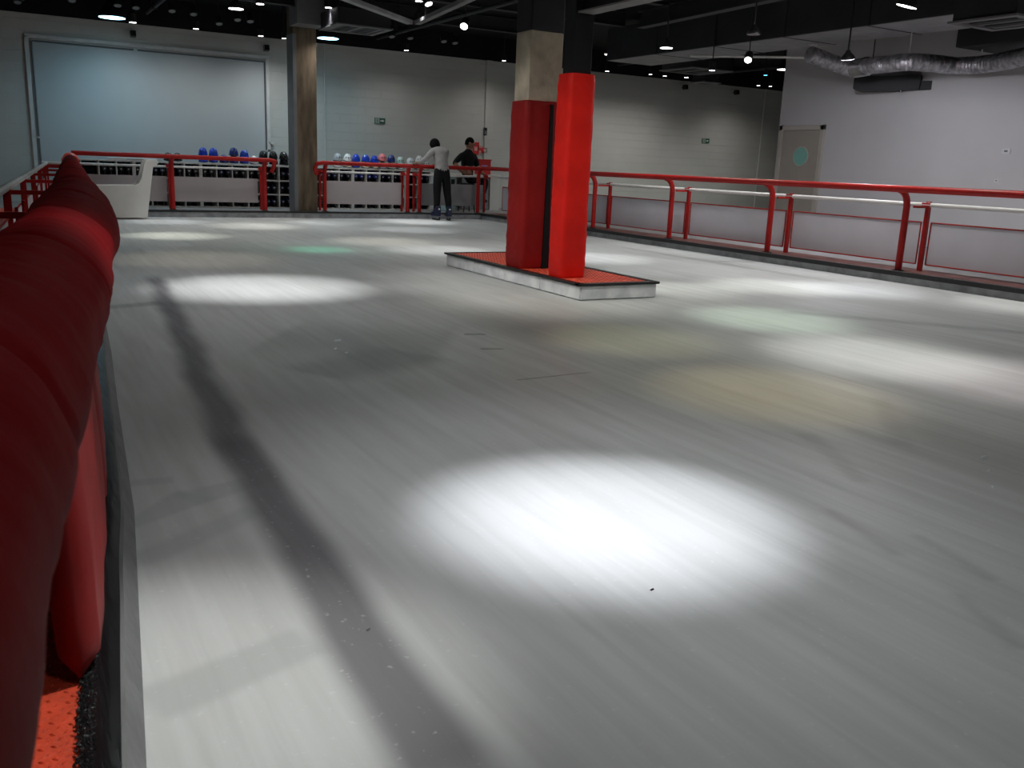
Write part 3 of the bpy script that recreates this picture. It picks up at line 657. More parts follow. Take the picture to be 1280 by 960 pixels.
for (xa, nc), nm in zip(units, names):
    shelf_unit(xa, nc, nm)
    for k in range(nc):
        ci += 1
        gap = 4.9 < xa + k * CELL < 5.6
        for r in ((0, 1, 2) if gap else (0, 2)):
            kind = 'skate_blue' if (abs(xa + k * CELL - 6.9) < .1 or abs(xa + k * CELL - 7.21) < .1) and r == 2 else ('skate_navy' if xa > 5 or random.random() < .3 else 'skate_black')
            for sd in (-1, 1):
                if xa < 1.5 and k < 2: continue
                if kind not in SK: SK[kind] = t = make_skate(kind)
                else: t = copy_tree(SK[kind])
                t.location = (xa + (k + .5) * CELL + sd * .068 + random.uniform(-.01, .01), SY + .165 + random.uniform(0, .02), DZ - .012 + r * RH + .0265)
                t.rotation_euler = (0, 0, random.uniform(-.06, .06))
                cn = {'skate_blue': 'bright blue', 'skate_navy': 'dark navy', 'skate_black': 'black'}[kind]
                tag(t, f"{cn} inline skate, {'left' if sd < 0 else 'right'} of its pair, {rown[r]} cubby row, {ORD[ci - 1]} column", 'skate', 'inline skates in the cubby shelves')
# ------------------------------------------------------------------ helmets
def make_helmet(m):
    t = link('helmet', None); n = 20; prof = []
    vs = []; fs = []; R = 9
    for j in range(R + 1):
        ph = math.pi / 2 * j / R
        for k in range(n):
            a = 2 * math.pi * k / n
            lift = .018 * math.cos(2 * a) * (1 - j / R)
            vs.append((.1 * math.cos(a) * math.cos(ph) ** .8, .125 * math.sin(a) * math.cos(ph) ** .8, .025 + lift * .6 + .155 * math.sin(ph)))
    for j in range(R):
        for k in range(n): fs.append((j * n + k, j * n + (k + 1) % n, (j + 1) * n + (k + 1) % n, (j + 1) * n + k))
    MB().add(vs, fs).build('shell', m, t, smooth='all')
    for a in (-2.2, -1.57, -.94):
        q = Vector((.094 * math.cos(a), .119 * math.sin(a), .10)); nrm = Vector((math.cos(a), math.sin(a), .35)).normalized()
        MB().lathe([(.011, -.006), (.011, .006)], 8, q, nrm.to_track_quat('Z', 'Y').to_matrix()).build('vent', 'dark_hole', t)
    MB().tube([(.101 * math.cos(2 * math.pi * k / 24), .126 * math.sin(2 * math.pi * k / 24), .026 + .010 * math.cos(4 * math.pi * k / 24)) for k in range(25)], .006, 6, caps=False).build('rim_band', 'dark_hole', t)
    return t
HM = {}
def helmet(x, z, m, label, y=SY + .17):
    if m not in HM: HM[m] = t = make_helmet(m)
    else: t = copy_tree(HM[m])
    t.location = (x, y, z); t.rotation_euler = (0, 0, random.uniform(-.15, .15)); t.scale = (.9, .88, 1.0)
    tag(t, label, 'helmet', 'helmets on top of the cubby shelves')
TOPZ = DZ - .012 + .87 + .012
def hx(px): return at_y(px, 200, SY + .17).x
hl = [(210.5, 'black_plastic', 0, 'small black helmet, leftmost on the left shelves above the red rail'), (222, 'black_plastic', 0, 'small black helmet, second from the left on the left shelves'),
      (254, 'blue_plastic', 1, 'shiny blue helmet, first of the blue group left of the pillar'), (267, 'blue_plastic', 1, 'shiny blue helmet, second of the blue group left of the pillar'), (280, 'navy_plastic', 0, 'low dark blue helmet between taller blue helmets left of the pillar'),
      (292.3, 'navy_plastic', 1.2, 'tallest dark blue helmet on the stack left of the pillar'), (305.5, 'blue_plastic', .9, 'blue helmet, last of the blue group, near the black helmets'), (317.5, 'white_shell', 0, 'low white helmet half hidden by the rail end left of the pillar'),
      (329, 'black_plastic', .9, 'black helmet above the end of the left red rail'), (341.5, 'black_plastic', .9, 'black helmet in the rail gap, middle one of the three black ones'), (354.5, 'black_plastic', .9, 'black helmet in the rail gap nearest the pillar'), (365, 'grey_shell', .8, 'pale grey helmet half hidden behind the concrete pillar'),
      (422, 'grey_shell', 1, 'grey helmet, leftmost right of the pillar'), (434.5, 'white_shell', 1, 'pale grey white helmet, second right of the pillar'), (445, 'blue_plastic', 1, 'bright blue helmet, first of three right of the pillar'), (457, 'blue_plastic', 1, 'bright blue helmet, middle of three right of the pillar'), (468, 'blue_plastic', .9, 'bright blue helmet beside the pink one'),
      (477.8, 'pink_shell', 1.25, 'pink helmet stacked on a pale one'), (489, 'navy_plastic', 1.15, 'dark blue helmet stacked on a mint one'), (500.5, 'mint_shell', .85, 'pale mint helmet right of the dark blue one'), (513, 'white_shell', .8, 'white helmet left of the raised white one'), (524, 'white_shell', 1.2, 'raised white helmet by the hand of the skater'), (531, 'white_shell', .5, 'white helmet just under the arm of the skater')]
under = {477.8: 'grey_shell', 489: 'mint_shell', 445: 'blue_plastic', 457: 'cream_shell', 468: 'cream_shell', 434.5: 'cream_shell'}
for px, m, lev, lb_ in hl:
    x = hx(px)
    if lev > 0:
        helmet(x + random.uniform(-.008, .008), TOPZ, under.get(px, m if px < 400 else 'white_shell'), 'lower helmet of the ' + ORD[[h[0] for h in hl].index(px)] + ' helmet stack from the left on the cubby shelves', SY + .18)
        helmet(x, TOPZ + .125 * lev, m, lb_)
    else: helmet(x, TOPZ, m, lb_)
# white papers on the shelf at the left
q = at_y(165, 201, SY + .1)
pb = thing('paper_stack', 'flat white folded sheet lying on the shelf behind the white seat', 'paper', (q.x, SY + .15, TOPZ))
MB().box((-.42, -.13, 0), (.45, .13, .05)).build('sheets', 'white_metal', pb, bevel=.01)
MB().box((-.1, -.131, .012), (.2, -.125, .03)).build('band', 'panel_grey', pb)
# ------------------------------------------------------------------ counter corner behind the far barrier
ct = thing('reception_counter', 'pale counter with a grey front behind the seated man', 'counter', (9.85, 19.75, DZ - .012))
MB().box((-.85, -.02, .80), (.95, .55, .84)).build('counter_top', 'shelf_white', ct, bevel=.005)
MB().box((-.1, 0, .02), (.62, .03, .80)).build('front_panel', 'panel_dark', ct)
MB().box((-.82, 0, .0), (-.76, .5, .80)).build('side_panel', 'shelf_white', ct)
MB().box((.66, 0, .0), (.92, .5, .80)).build('drawer_unit', 'shelf_white', ct)
MB().box((-.76, .45, .02), (.66, .48, .80)).build('back_panel', 'panel_grey', ct)
tb = thing('storage_box', 'pale teal plastic box with a dark slot beside the seated man', 'box', (9.15, 19.2, DZ - .012))
MB().box((-.13, -.16, 0), (.13, .16, .80)).build('body', 'teal_pale', tb, bevel=.03)
MB().box((-.15, -.18, .80), (.15, .18, .84)).build('lid', 'white_metal', tb, bevel=.01)
MB().box((-.03, -.165, .5), (.06, -.158, .72)).build('slot', 'dark_hole', tb)
q = at_y(603.5, 205, 19.95)
rc = thing('red_crate', 'bright red plastic crate on the counter right of the seated man', 'crate', (q.x, 19.95, DZ - .012 + .84))
hz_ = at_y(603, 199, 19.95).z - (DZ - .012 + .84)
MB().box((-.16, -.12, 0), (.16, .12, hz_ - .03)).build('body', 'sign_red', rc, bevel=.01)
MB().box((-.175, -.135, hz_ - .03), (.175, .135, hz_)).build('rim', 'sign_red', rc, bevel=.008)
MB().box((-.09, -.128, hz_ * .35), (.06, -.121, hz_ * .62)).build('label_plate', 'purple_box', rc)
stl = thing('stool', 'dark stool the man in black sits on', 'stool', (9.5, 18.98, DZ - .012))
MB().lathe([(.17, .58), (.18, .60), (.18, .63), (.16, .645)], 20).build('seat', 'black_fabric', stl, smooth=True)
for a in (.78, 2.36, 3.93, 5.5):
    MB().tube([(.1 * math.cos(a), .1 * math.sin(a), .585), (.2 * math.cos(a), .2 * math.sin(a), 0.0)], .013, 8).build('leg', 'black_steel', stl)
MB().tube([(.165 * math.cos(2 * math.pi * k / 20), .165 * math.sin(2 * math.pi * k / 20), .2) for k in range(21)], .009, 6, caps=False).build('foot_ring', 'black_steel', stl)
# ------------------------------------------------------------------ people
def skin_body(name, J, E_, tags, mats, parent, root, sub=2):
    keys = list(J); idx = {k: i for i, k in enumerate(keys)}
    me = bpy.data.meshes.new(name); me.from_pydata([J[k][0] for k in keys], [(idx[a], idx[b]) for a, b in E_], [])
    o = bpy.data.objects.new(name, me); COL.objects.link(o)
    sk = o.modifiers.new('skin', 'SKIN'); sk.branch_smoothing = .6; sk.use_smooth_shade = True
    for k in keys:
        v = me.skin_vertices[0].data[idx[k]]; r = J[k][1]; v.radius = (r, r) if not isinstance(r, tuple) else r; v.use_root = (k == root)
    ss = o.modifiers.new('sub', 'SUBSURF'); ss.levels = sub; ss.render_levels = sub
    dg = bpy.context.evaluated_depsgraph_get(); m2 = bpy.data.meshes.new_from_object(o.evaluated_get(dg)); m2.name = name
    bpy.data.objects.remove(o)
    m2.materials.clear()
    for m in mats: m2.materials.append(MATS[m])
    segs = [(Vector(J[a][0]), Vector(J[b][0]), tags.get((a, b), 0)) for a, b in E_]
    for p in m2.polygons:
        c = p.center; best = 1e9; bi = 0
        for a, b, t in segs:
            d = b - a; u = max(0, min(1, (c - a).dot(d) / max(d.length_squared, 1e-9))); q = (c - a - d * u).length
            if q < best: best, bi = q, t
        p.material_index = bi; p.use_smooth = True
    o = link(name, m2, parent); return o
def fingers(J, E_, T, wrist, palm, side, hand_tag, up, pre):
    """five unequal bent fingers rooted in the palm; side = direction across the palm towards the thumb; up = back of hand"""
    w = Vector(J[wrist][0]); p = Vector(J[palm][0]); f = (p - w).normalized(); s = Vector(side).normalized(); u = Vector(up).normalized()
    for i, (off, ln) in enumerate(((.028, .066), (.010, .074), (-.009, .070), (-.027, .054))):
        a = f'{pre}f{i}a'; b = f'{pre}f{i}b'; c = f'{pre}f{i}c'
        J[a] = (p + f * .03 + s * off, .010); J[b] = (p + f * (.03 + ln * .55) + s * off * 1.15 - u * .008, .009); J[c] = (p + f * (.03 + ln * .9) + s * off * 1.2 - u * .03, .008)
        for e in ((palm, a), (a, b), (b, c)): E_.append(e); T[e] = hand_tag
    a, b = pre + 'ta', pre + 'tb'
    J[a] = (w + f * .03 + s * .04 - u * .01, .011); J[b] = (w + f * .065 + s * .058 - u * .022, .009)
    e1, e2 = (palm, a), (a, b)
    E_ += [e1, e2]; T[e1] = T[e2] = hand_tag
def person_head(parent, c, fwd, up, skin_m, k=1.0):
    """face pieces on a head whose centre is c, looking along fwd"""
    c = Vector(c); f = Vector(fwd).normalized(); u = Vector(up).normalized(); u = (u - f * f.dot(u)).normalized(); s = f.cross(u)
    M = Matrix((s, f, u)).transposed() * k
    hd = MB(); n = 20; R = 14; vs = []; fs = []
    for j in range(R + 1):
        ph = -math.pi / 2 + math.pi * j / R
        for k in range(n):
            a = 2 * math.pi * k / n; x = math.cos(a) * math.cos(ph); y = math.sin(a) * math.cos(ph); z = math.sin(ph)
            w = .074 - (.016 * max(0, -z)); dpt = .096 - .012 * max(0, -z)
            q = Vector((x * w, y * dpt + (.012 * max(0, -z) if y > 0 else 0), z * .118))
            vs.append(M @ q + c)
    for j in range(R):
        for k in range(n): fs.append((j * n + k, j * n + (k + 1) % n, (j + 1) * n + (k + 1) % n, (j + 1) * n + k))
    hd.add(vs, fs).build('head', skin_m, parent, smooth='all')
    T = lambda x, y, z: M @ Vector((x, y, z)) + c
    MB().add([T(-.006, .092, .018), T(.006, .092, .018), T(.017, .094, -.024), T(-.017, .094, -.024), T(0, .122, -.018), T(0, .10, -.032)], [(0, 1, 4), (1, 2, 4), (2, 5, 4), (5, 3, 4), (3, 0, 4), (0, 3, 5, 2, 1)]).build('nose', skin_m, parent, smooth='all')
    for sd in (-1, 1):
        MB().lathe([(.002, -.008), (.012, -.004), (.012, .004), (.002, .008)], 10, T(sd * .03, .086, .012), M @ Matrix.Rotation(math.pi / 2, 3, 'X')).build('eye', 'white_shell', parent, smooth='all')
        MB().lathe([(.006, -.003), (.006, .003)], 8, T(sd * .03, .096, .012), M @ Matrix.Rotation(math.pi / 2, 3, 'X')).build('iris', 'dark_hole', parent)
        MB().lathe([(.004, -.010), (.02, -.006), (.024, .0), (.018, .008), (.006, .010)], 10, T(sd * .077, -.005, -.002), M @ Matrix.Rotation(math.pi / 2, 3, 'Y') @ Matrix.Scale(1.4, 3, (1, 0, 0))).build('ear', skin_m, parent, smooth='all')
    MB().tube([T(-.022, .088, -.055), T(0, .097, -.052), T(.022, .088, -.055)], .006, 6).build('mouth', 'sign_pink', parent, smooth='all')
    return T, M
# the skater, back to us, leaning on the far rail with bowed head
wo = thing('person', 'person on skates in grey long-sleeved top and black leggings leaning on the far rail', 'person', (8.34, 17.86, .002))
J = {'pel': ((0, 0, 1.0), .185), 'hipL': ((-.095, 0, .92), .122), 'hipR': ((.095, 0, .92), .122), 'kneeL': ((-.105, .01, .54), .082), 'kneeR': ((.115, -.04, .54), .082), 'calfL': ((-.11, -.02, .42), .080), 'calfR': ((.125, -.08, .42), .080), 'ankL': ((-.115, 0, .20), .058), 'ankR': ((.135, -.08, .20), .058),
     'wai': ((0, .02, 1.13), .168), 'che': ((-.01, .07, 1.33), .192), 'shc': ((-.015, .11, 1.45), .14), 'nec': ((-.04, .17, 1.51), .06), 'hd0': ((-.055, .21, 1.53), .06),
     'shL': ((-.165, .10, 1.445), .085), 'elL': ((-.30, .17, 1.255), .06), 'wrL': ((-.43, .25, 1.175), .042), 'paL': ((-.48, .285, 1.163), .036),
     'shR': ((.145, .10, 1.435), .085), 'elR': ((.16, .24, 1.22), .06), 'wrR': ((.06, .33, 1.18), .042), 'paR': ((.015, .345, 1.168), .036)}
E_ = [('pel', 'hipL'), ('hipL', 'kneeL'), ('kneeL', 'calfL'), ('calfL', 'ankL'), ('pel', 'hipR'), ('hipR', 'kneeR'), ('kneeR', 'calfR'), ('calfR', 'ankR'), ('pel', 'wai'), ('wai', 'che'), ('che', 'shc'), ('shc', 'nec'), ('nec', 'hd0'), ('shc', 'shL'), ('shL', 'elL'), ('elL', 'wrL'), ('wrL', 'paL'), ('shc', 'shR'), ('shR', 'elR'), ('elR', 'wrR'), ('wrR', 'paR')]
T = {}
for e in E_[:8]: T[e] = 1
for e in (('nec', 'hd0'), ('wrL', 'paL'), ('wrR', 'paR')): T[e] = 2
fingers(J, E_, T, 'wrL', 'paL', (.5, .8, 0), 2, (0, 0, 1), 'L'); fingers(J, E_, T, 'wrR', 'paR', (.2, 1, 0), 2, (0, 0, 1), 'R')
skin_body('body', J, E_, T, ['sweater', 'leggings', 'skin'], wo, 'pel')
T_, M_ = person_head(wo, (-.065, .25, 1.555), (0, .62, -.78), (0, .78, .62), 'skin')
hm = MB(); vs = []; fs = []; n = 22; R = 14
for j in range(R + 1):
    ph = -math.pi / 2 + math.pi * j / R
    for k in range(n):
        a = 2 * math.pi * k / n; x = math.cos(a) * math.cos(ph); y = math.sin(a) * math.cos(ph); z = math.sin(ph)
        lim = min(y, .25); q = Vector((x * .108, lim * .13 - .004, z * (.14 if z > 0 else .15)))
        q *= 1 + .03 * noise.noise(Vector((a * 3, z * 2, 1)))
        vs.append(T_(*q))
for j in range(R):
    for k in range(n): fs.append((j * n + k, j * n + (k + 1) % n, (j + 1) * n + (k + 1) % n, (j + 1) * n + k))
hm.add(vs, fs).build('hair', 'hair', wo, smooth='all')
for sx2, sy2, sd in ((-.115, .0, 'L'), (.135, -.08, 'R')):
    sk_ = link('inline_skate', None, wo); sk_.location = (sx2, sy2, 0); sk_['label'] = 'dark blue inline skate'
    rz = .08 if sd == 'L' else -.22; sk_.rotation_euler = (0, 0, rz)
    MB().prism([(-.12, .085), (-.125, .28), (-.06, .30), (.05, .29), (.06, .19), (.15, .16), (.165, .12), (.16, .085)], 'x', -.05, .05).build('boot', 'skate_navy', sk_, bevel=.02)
    MB().prism([(-.13, .035), (-.12, .086), (.15, .086), (.16, .035)], 'x', -.013, .013).build('frame', 'steel_blade', sk_)
    w = MB()
    for y in (-.115, -.035, .05, .13): w.tube([(-.012, y, .036), (.012, y, .036)], .036, 12)
    w.build('wheels', 'skate_black', sk_)
    MB().box((-.02, -.128, .22), (.02, -.122, .25)).build('heel_badge', 'pale_dot', sk_)
# the seated man behind the barrier
mn = thing('person', 'person in black t-shirt sitting behind the far barrier, turned to the right', 'person', (9.5, 18.98, DZ - .012))
J = {'pel': ((0, 0, .77), .18), 'hipL': ((.05, -.10, .735), .115), 'hipR': ((.05, .10, .735), .115), 'kneeL': ((.42, -.16, .73), .088), 'kneeR': ((.42, .14, .71), .088), 'ankL': ((.30, -.16, .30), .06), 'ankR': ((.32, .15, .27), .06), 'toeL': ((.44, -.18, .245), .045), 'toeR': ((.46, .16, .215), .045),
     'wai': ((-.01, 0, .93), .175), 'che': ((-.005, 0, 1.14), .205), 'shc': ((.0, 0, 1.29), .15), 'nec': ((.02, 0, 1.39), .072), 'hd0': ((.03, 0, 1.44), .072),
     'shL': ((-.19, -.10, 1.26), .09), 'elL': ((-.42, -.16, 1.07), .066), 'wrL': ((-.25, -.22, .905), .045), 'paL': ((-.19, -.22, .865), .04),
     'shR': ((.19, .08, 1.26), .09), 'elR': ((.30, .10, 1.02), .066), 'wrR': ((.35, -.04, .875), .045), 'paR': ((.39, -.09, .86), .04)}
E_ = [('pel', 'hipL'), ('hipL', 'kneeL'), ('kneeL', 'ankL'), ('ankL', 'toeL'), ('pel', 'hipR'), ('hipR', 'kneeR'), ('kneeR', 'ankR'), ('ankR', 'toeR'), ('pel', 'wai'), ('wai', 'che'), ('che', 'shc'), ('shc', 'nec'), ('nec', 'hd0'), ('shc', 'shL'), ('shL', 'elL'), ('elL', 'wrL'), ('wrL', 'paL'), ('shc', 'shR'), ('shR', 'elR'), ('elR', 'wrR'), ('wrR', 'paR')]
T = {e: 1 for e in E_[:8]}; T[('ankL', 'toeL')] = T[('ankR', 'toeR')] = 3
for e in (('nec', 'hd0'), ('elL', 'wrL'), ('wrL', 'paL'), ('elR', 'wrR'), ('wrR', 'paR')): T[e] = 2
fingers(J, E_, T, 'wrL', 'paL', (.6, .0, .6), 2, (0, -1, .3), 'L'); fingers(J, E_, T, 'wrR', 'paR', (-.3, .8, 0), 2, (0, 0, 1), 'R')
skin_body('body', J, E_, T, ['tshirt', 'trousers', 'skin', 'skate_black'], mn, 'pel')
T_, M_ = person_head(mn, (.045, 0, 1.525), (.9, -.42, -.1), (0, 0, 1), 'skin', k=1.12)
vs = []; fs = []
for j in range(8):
    ph = .12 + (math.pi / 2 - .12) * j / 7
    for k in range(n):
        a = 2 * math.pi * k / n; x = math.cos(a) * math.cos(ph); y = math.sin(a) * math.cos(ph); z = math.sin(ph)
        vs.append(T_(x * .079, y * .10 - .006, z * .126 - (.05 if y < -.2 and j == 0 else 0)))
for j in range(7):
    for k in range(n): fs.append((j * n + k, j * n + (k + 1) % n, (j + 1) * n + (k + 1) % n, (j + 1) * n + k))
MB().add(vs, fs).build('hair', 'hair', mn, smooth='all')
# ------------------------------------------------------------------ framed screen on the far wall
YB = 21.0
sc = thing('wall_screen', 'large pale rectangular screen panel with trunking frame on the far wall at left', 'screen', (3.15, YB - .002, 1.9))
xl, xr, zt = at_y(32, 45, YB).x - 3.15, at_y(333, 73, YB).x - 3.15, at_y(180, 58, YB).z - 1.9
MB().box((xl + .08, -.02, -1.7), (xr - .06, -.004, zt - .07)).build('panel', 'screen_white', sc)
def trunk(a, b_, w=.07): MB().bar(a, b_, w, .05, up=(0, 1, 0)).build('trunking', 'trunking', sc, bevel=.004)
trunk((xl, -.03, -1.7), (xl, -.03, zt)); trunk((xr, -.03, -1.7), (xr, -.03, zt)); trunk((xl - .035, -.03, zt), (xr + .035, -.03, zt))
for a, b_ in (((xl + .09, -.03, -1.7), (xl + .09, -.03, zt - .09)), ((xl + .09, -.03, zt - .09), (-.38, -.03, zt - .09)), ((-.3, -.03, zt - .09), (xr - .07, -.03, zt - .09)), ((xr - .055, -.03, -1.7), (xr - .055, -.03, zt - .09))):
    MB().tube([a, b_], .016, 8).build('cable', 'conduit_dark', sc)  # dark tubes stand for the shadow line inside the trunking frame
for z, x in ((-.55, xl + .05), (-.62, xr - .02), (-.45, xr + .06)):
    MB().box((x - .05, -.055, z), (x + .05, -.01, z + .04)).build('bracket', 'trunking', sc)
def wall_speaker(px, py, y, label, s=.05):
    q = at_y(px, py, y); t = thing('wall_speaker', label, 'speaker', (q.x, y, q.z))
    MB().prism([(-.20, -s * .8), (-.08, -s * 1.2), (-.06, s * 1.1), (-.18, s * 1.3)], 'x', -s, s).build('body', 'black_plastic', t, bevel=.006)
    MB().box((-.02, -.09, -.02), (.02, 0, .02)).build('bracket', 'black_steel', t)
wall_speaker(165, 43.5, 21, 'small black wall speaker above the middle of the framed screen', .055)
wall_speaker(331, 61, 21, 'small black wall speaker above the right corner of the framed screen', .055)
wall_speaker(853, 109.5, 21, 'small black wall speaker high on the far wall right of the steel post', .055)
wall_speaker(917, 116, 21, 'small black wall speaker high on the far wall near the beige door', .055)
# exit signs
def exit_sign(px, py, label, w=.26, h=.125):
    q = at_y(px, py, 20.985); t = thing('exit_sign', label, 'sign', (q.x, 20.985, q.z))
    MB().box((-w / 2, -.012, -h / 2), (w / 2, .012, h / 2)).build('plate', 'sign_green', t)
    MB().box((-w / 2 + .005, -.0145, -h / 2 + .008), (-w * .08, -.0125, h / 2 - .008)).build('pictogram_field', 'sign_pale', t)
    g = MB(); cx_ = -w * .29
    g.lathe([(.010, 0), (.010, .002)], 8, (cx_ + .008, -.0145, h * .3), Matrix.Rotation(math.pi / 2, 3, 'X'))
    for a, b_ in (((cx_, .022), (cx_ + .01, -.008)), ((cx_ + .01, -.008), (cx_ - .012, -.045)), ((cx_ + .008, -.008), (cx_ + .03, -.04)), ((cx_, .018), (cx_ - .028, .002)), ((cx_, .018), (cx_ + .03, .006))):
        g.bar((a[0], -.0155, a[1]), (b_[0], -.0155, b_[1]), .009, .002, up=(0, 1, 0))
    g.build('running_figure', 'sign_green', t)
    a0 = w * .02
    MB().prism([(a0, -.012), (a0 + .05, -.012), (a0 + .05, -.032), (a0 + .095, 0), (a0 + .05, .032), (a0 + .05, .012), (a0, .012)], 'y', -.0145, -.0125).build('arrow', 'white_metal', t)
exit_sign(475, 151, 'green exit sign with right arrow on the far wall left of the skater')
exit_sign(882, 176, 'green exit sign with right arrow on the far wall near the beige door')
q = at_y(594, 186, 20.98); t = thing('fire_sign', 'red square fire sign on the far wall by the seated man', 'sign', (q.x, 20.98, q.z))
MB().box((-.06, -.01, -.14), (.1, .01, .16)).build('plate', 'sign_red', t); MB().box((-.03, -.0125, -.05), (.06, -.0105, .05)).build('symbol', 'sign_pink', t)
q = at_y(600, 186.5, 20.98); t = thing('fire_sign', 'faded pale red fire sign on the far wall between red sign and alarm', 'sign', (q.x, 20.98, q.z))
MB().box((-.06, -.01, -.085), (.06, .01, .085)).build('plate', 'sign_pink', t); MB().box((-.03, -.0125, -.03), (.03, -.0105, .03)).build('symbol', 'sign_red', t)
q = at_y(605.3, 188, 20.98); t = thing('fire_alarm', 'round red fire alarm on the far wall below the dark conduit', 'alarm', (q.x, 20.98, q.z))
MB().lathe([(.09, 0), (.09, .03), (.06, .05), (.03, .05)], 18, (0, 0, 0), Matrix.Rotation(math.pi / 2, 3, 'X')).build('bell', 'sign_red', t, smooth=True)
MB().lathe([(.035, .05), (.035, .056)], 12, (0, 0, 0), Matrix.Rotation(math.pi / 2, 3, 'X')).build('button', 'white_metal', t)
MB().tube([(0, -.012, .05), (0, -.012, .33)], .008, 6).build('cable', 'conduit_dark', t)
q = at_y(606, 164.5, 20.98); t = thing('junction_box', 'black junction box on the far wall at the end of the dark conduit', 'box', (q.x, 20.98, q.z))
MB().box((-.045, -.05, -.1), (.045, 0, .1)).build('body', 'black_plastic', t, bevel=.006); MB().box((-.03, -.054, -.07), (.03, -.05, .02)).build('cover', 'conduit_dark', t)
# ------------------------------------------------------------------ door in the right wall
d1 = tag(link('door_1', None), 'beige door with round teal window in the right wall', 'door', kind='structure')
ya, yb = at_x(1033, 155, WX).y, at_x(977, 157, WX).y; zt = at_x(1005, 156, WX).z
d1.location = (WX - .001, ya, DZ - .012); H_ = zt - DZ; Wd = yb - ya
for a, b_ in (((-.05, 0, 0), (.02, .09, H_)), ((-.05, Wd - .09, 0), (.02, Wd, H_)), ((-.05, 0, H_ - .09), (.02, Wd, H_))):
    MB().box(a, b_).build('door_frame', 'door_frame', d1, bevel=.006)
lf = MB().box((-.025, .095, .005), (.0, Wd - .095, H_ - .095)).build('door_leaf', 'door_beige', d1, bevel=.003)
pc = at_x(1002, 195.5, WX); MX = Matrix.Rotation(math.pi / 2, 3, 'Y')
oc = (-.026, pc.y - ya, pc.z - DZ + .012)
MB().tube([(oc[0], oc[1] + .185 * math.cos(2 * math.pi * k / 32), oc[2] + .185 * math.sin(2 * math.pi * k / 32)) for k in range(33)], .014, 6, caps=False).build('porthole_ring', 'door_frame', lf, smooth=True)
MB().lathe([(.18, -.008), (.18, .004)], 28, oc, MX).build('porthole_glass', 'glass_teal', lf)
MB().tube([(-.026, .17, 1.0), (-.07, .17, 1.0), (-.07, .29, 1.0)], .011, 8).build('handle', 'chrome', lf, smooth=True)
# faint scuff block marks on the right wall
for px, py, s, lb_ in ((1258, 189, .07, 'small grey wall socket plate on the right wall, upper one'), (1246, 226, .04, 'small grey wall clip on the right wall, lower one')):
    q = at_x(px, py, WX); t = thing('wall_plate', lb_, 'plate', (WX, q.y, q.z)); MB().box((-.012, -s, -s * .6), (0, s, s * .6)).build('plate', 'trunking', t, bevel=.003); MB().box((-.016, -s * .4, -s * .2), (-.012, s * .4, s * .2)).build('socket', 'conduit_dark', t)
# ------------------------------------------------------------------ ceiling services
def duct(name, label, a, b_, m, cat='duct', under=None, flange=True):
    c = Vector(((a[0] + b_[0]) / 2, (a[1] + b_[1]) / 2, a[2])); t = thing(name, label, cat, c)
    A = [a[i] - c[i] for i in range(3)]; B = [b_[i] - c[i] for i in range(3)]
    MB().box(A, B).build('casing', m, t, bevel=.01)
    if under: MB().box((A[0] + .03, A[1] + .03, A[2] - .006), (B[0] - .03, B[1] - .03, A[2] - .0005)).build('bottom_sheet', under, t)
    if flange:
        L_ = B[1] - A[1]; k = max(2, int(L_ / 1.5))
        for i in range(1, k):
            y = A[1] + L_ * i / k; f = MB()
            f.box((A[0] - .015, y - .015, A[2] - .012), (B[0] + .015, y + .015, A[2] - .0065)); f.box((A[0] - .015, y - .015, A[2]), (A[0] - .0005, y + .015, B[2] - .02)); f.box((B[0] + .0005, y - .015, A[2]), (B[0] + .015, y + .015, B[2] - .02))
            f.build('flange', m, t)
    for x, y in ((A[0] + .1, A[1] + .2), (B[0] - .1, A[1] + .2), (A[0] + .1, B[1] - .2), (B[0] - .1, B[1] - .2)):
        if CZ - b_[2] > .04: MB().tube([(x, y, B[2] - .01), (x, y, CZ - c.z)], .008, 6).build('hanger', 'black_steel', t)
    return t
duct('air_duct', 'large dark rectangular air duct with pale underside running over the right barrier', (11.5, 8.2, 3.42), (12.7, 16.6, 4.05), 'duct_dark', under='duct_grey')
duct('air_duct', 'dark boxed duct at the top right corner near the right wall', (12.9, 4.0, 3.2), (13.9, 9.4, 3.75), 'duct_dark', under='duct_dark')
# beams
def beam(label, a, b_, w, h, m='black_steel', under='beam_grey'):
    a = Vector(a); b_ = Vector(b_); t = thing('steel_beam', label, 'beam', (a + b_) / 2); o = (a + b_) / 2; u = Vector((0, 0, 1))
    MB().bar(a - o + u * h * .5, b_ - o + u * h * .5, w * .2, h - .03).build('web', m, t)
    MB().bar(a - o + u * .008, b_ - o + u * .008, w, .016).build('bottom_flange', under, t); MB().bar(a - o + u * (h - .008), b_ - o + u * (h - .008), w, .016).build('top_flange', m, t)
beam('steel beam running from the black steel post towards the viewer at the top', (4.89, 7.43, 2.58), (4.89, 3.0, 2.58), .17, .26)  # lit underside is put into the grey colour of the bottom flange
q0, q1 = at_z(849, 27, 3.5), at_z(974, 0, 3.5)
beam('second dark steel beam right of the black steel post', (q0.x, q0.y + 1, 3.5), (q1.x - .1, q1.y - 1.2, 3.5), .16, .26, under='duct_dark')
for i, y in enumerate((10.8, 13.2, 15.6, 18.0)):
    beam(ORD[i] + ' dark cross beam under the black ceiling counted from the viewer', (-4.5, y, 3.95), (11.2, y, 3.95), .16, .28, 'duct_dark', 'duct_dark')
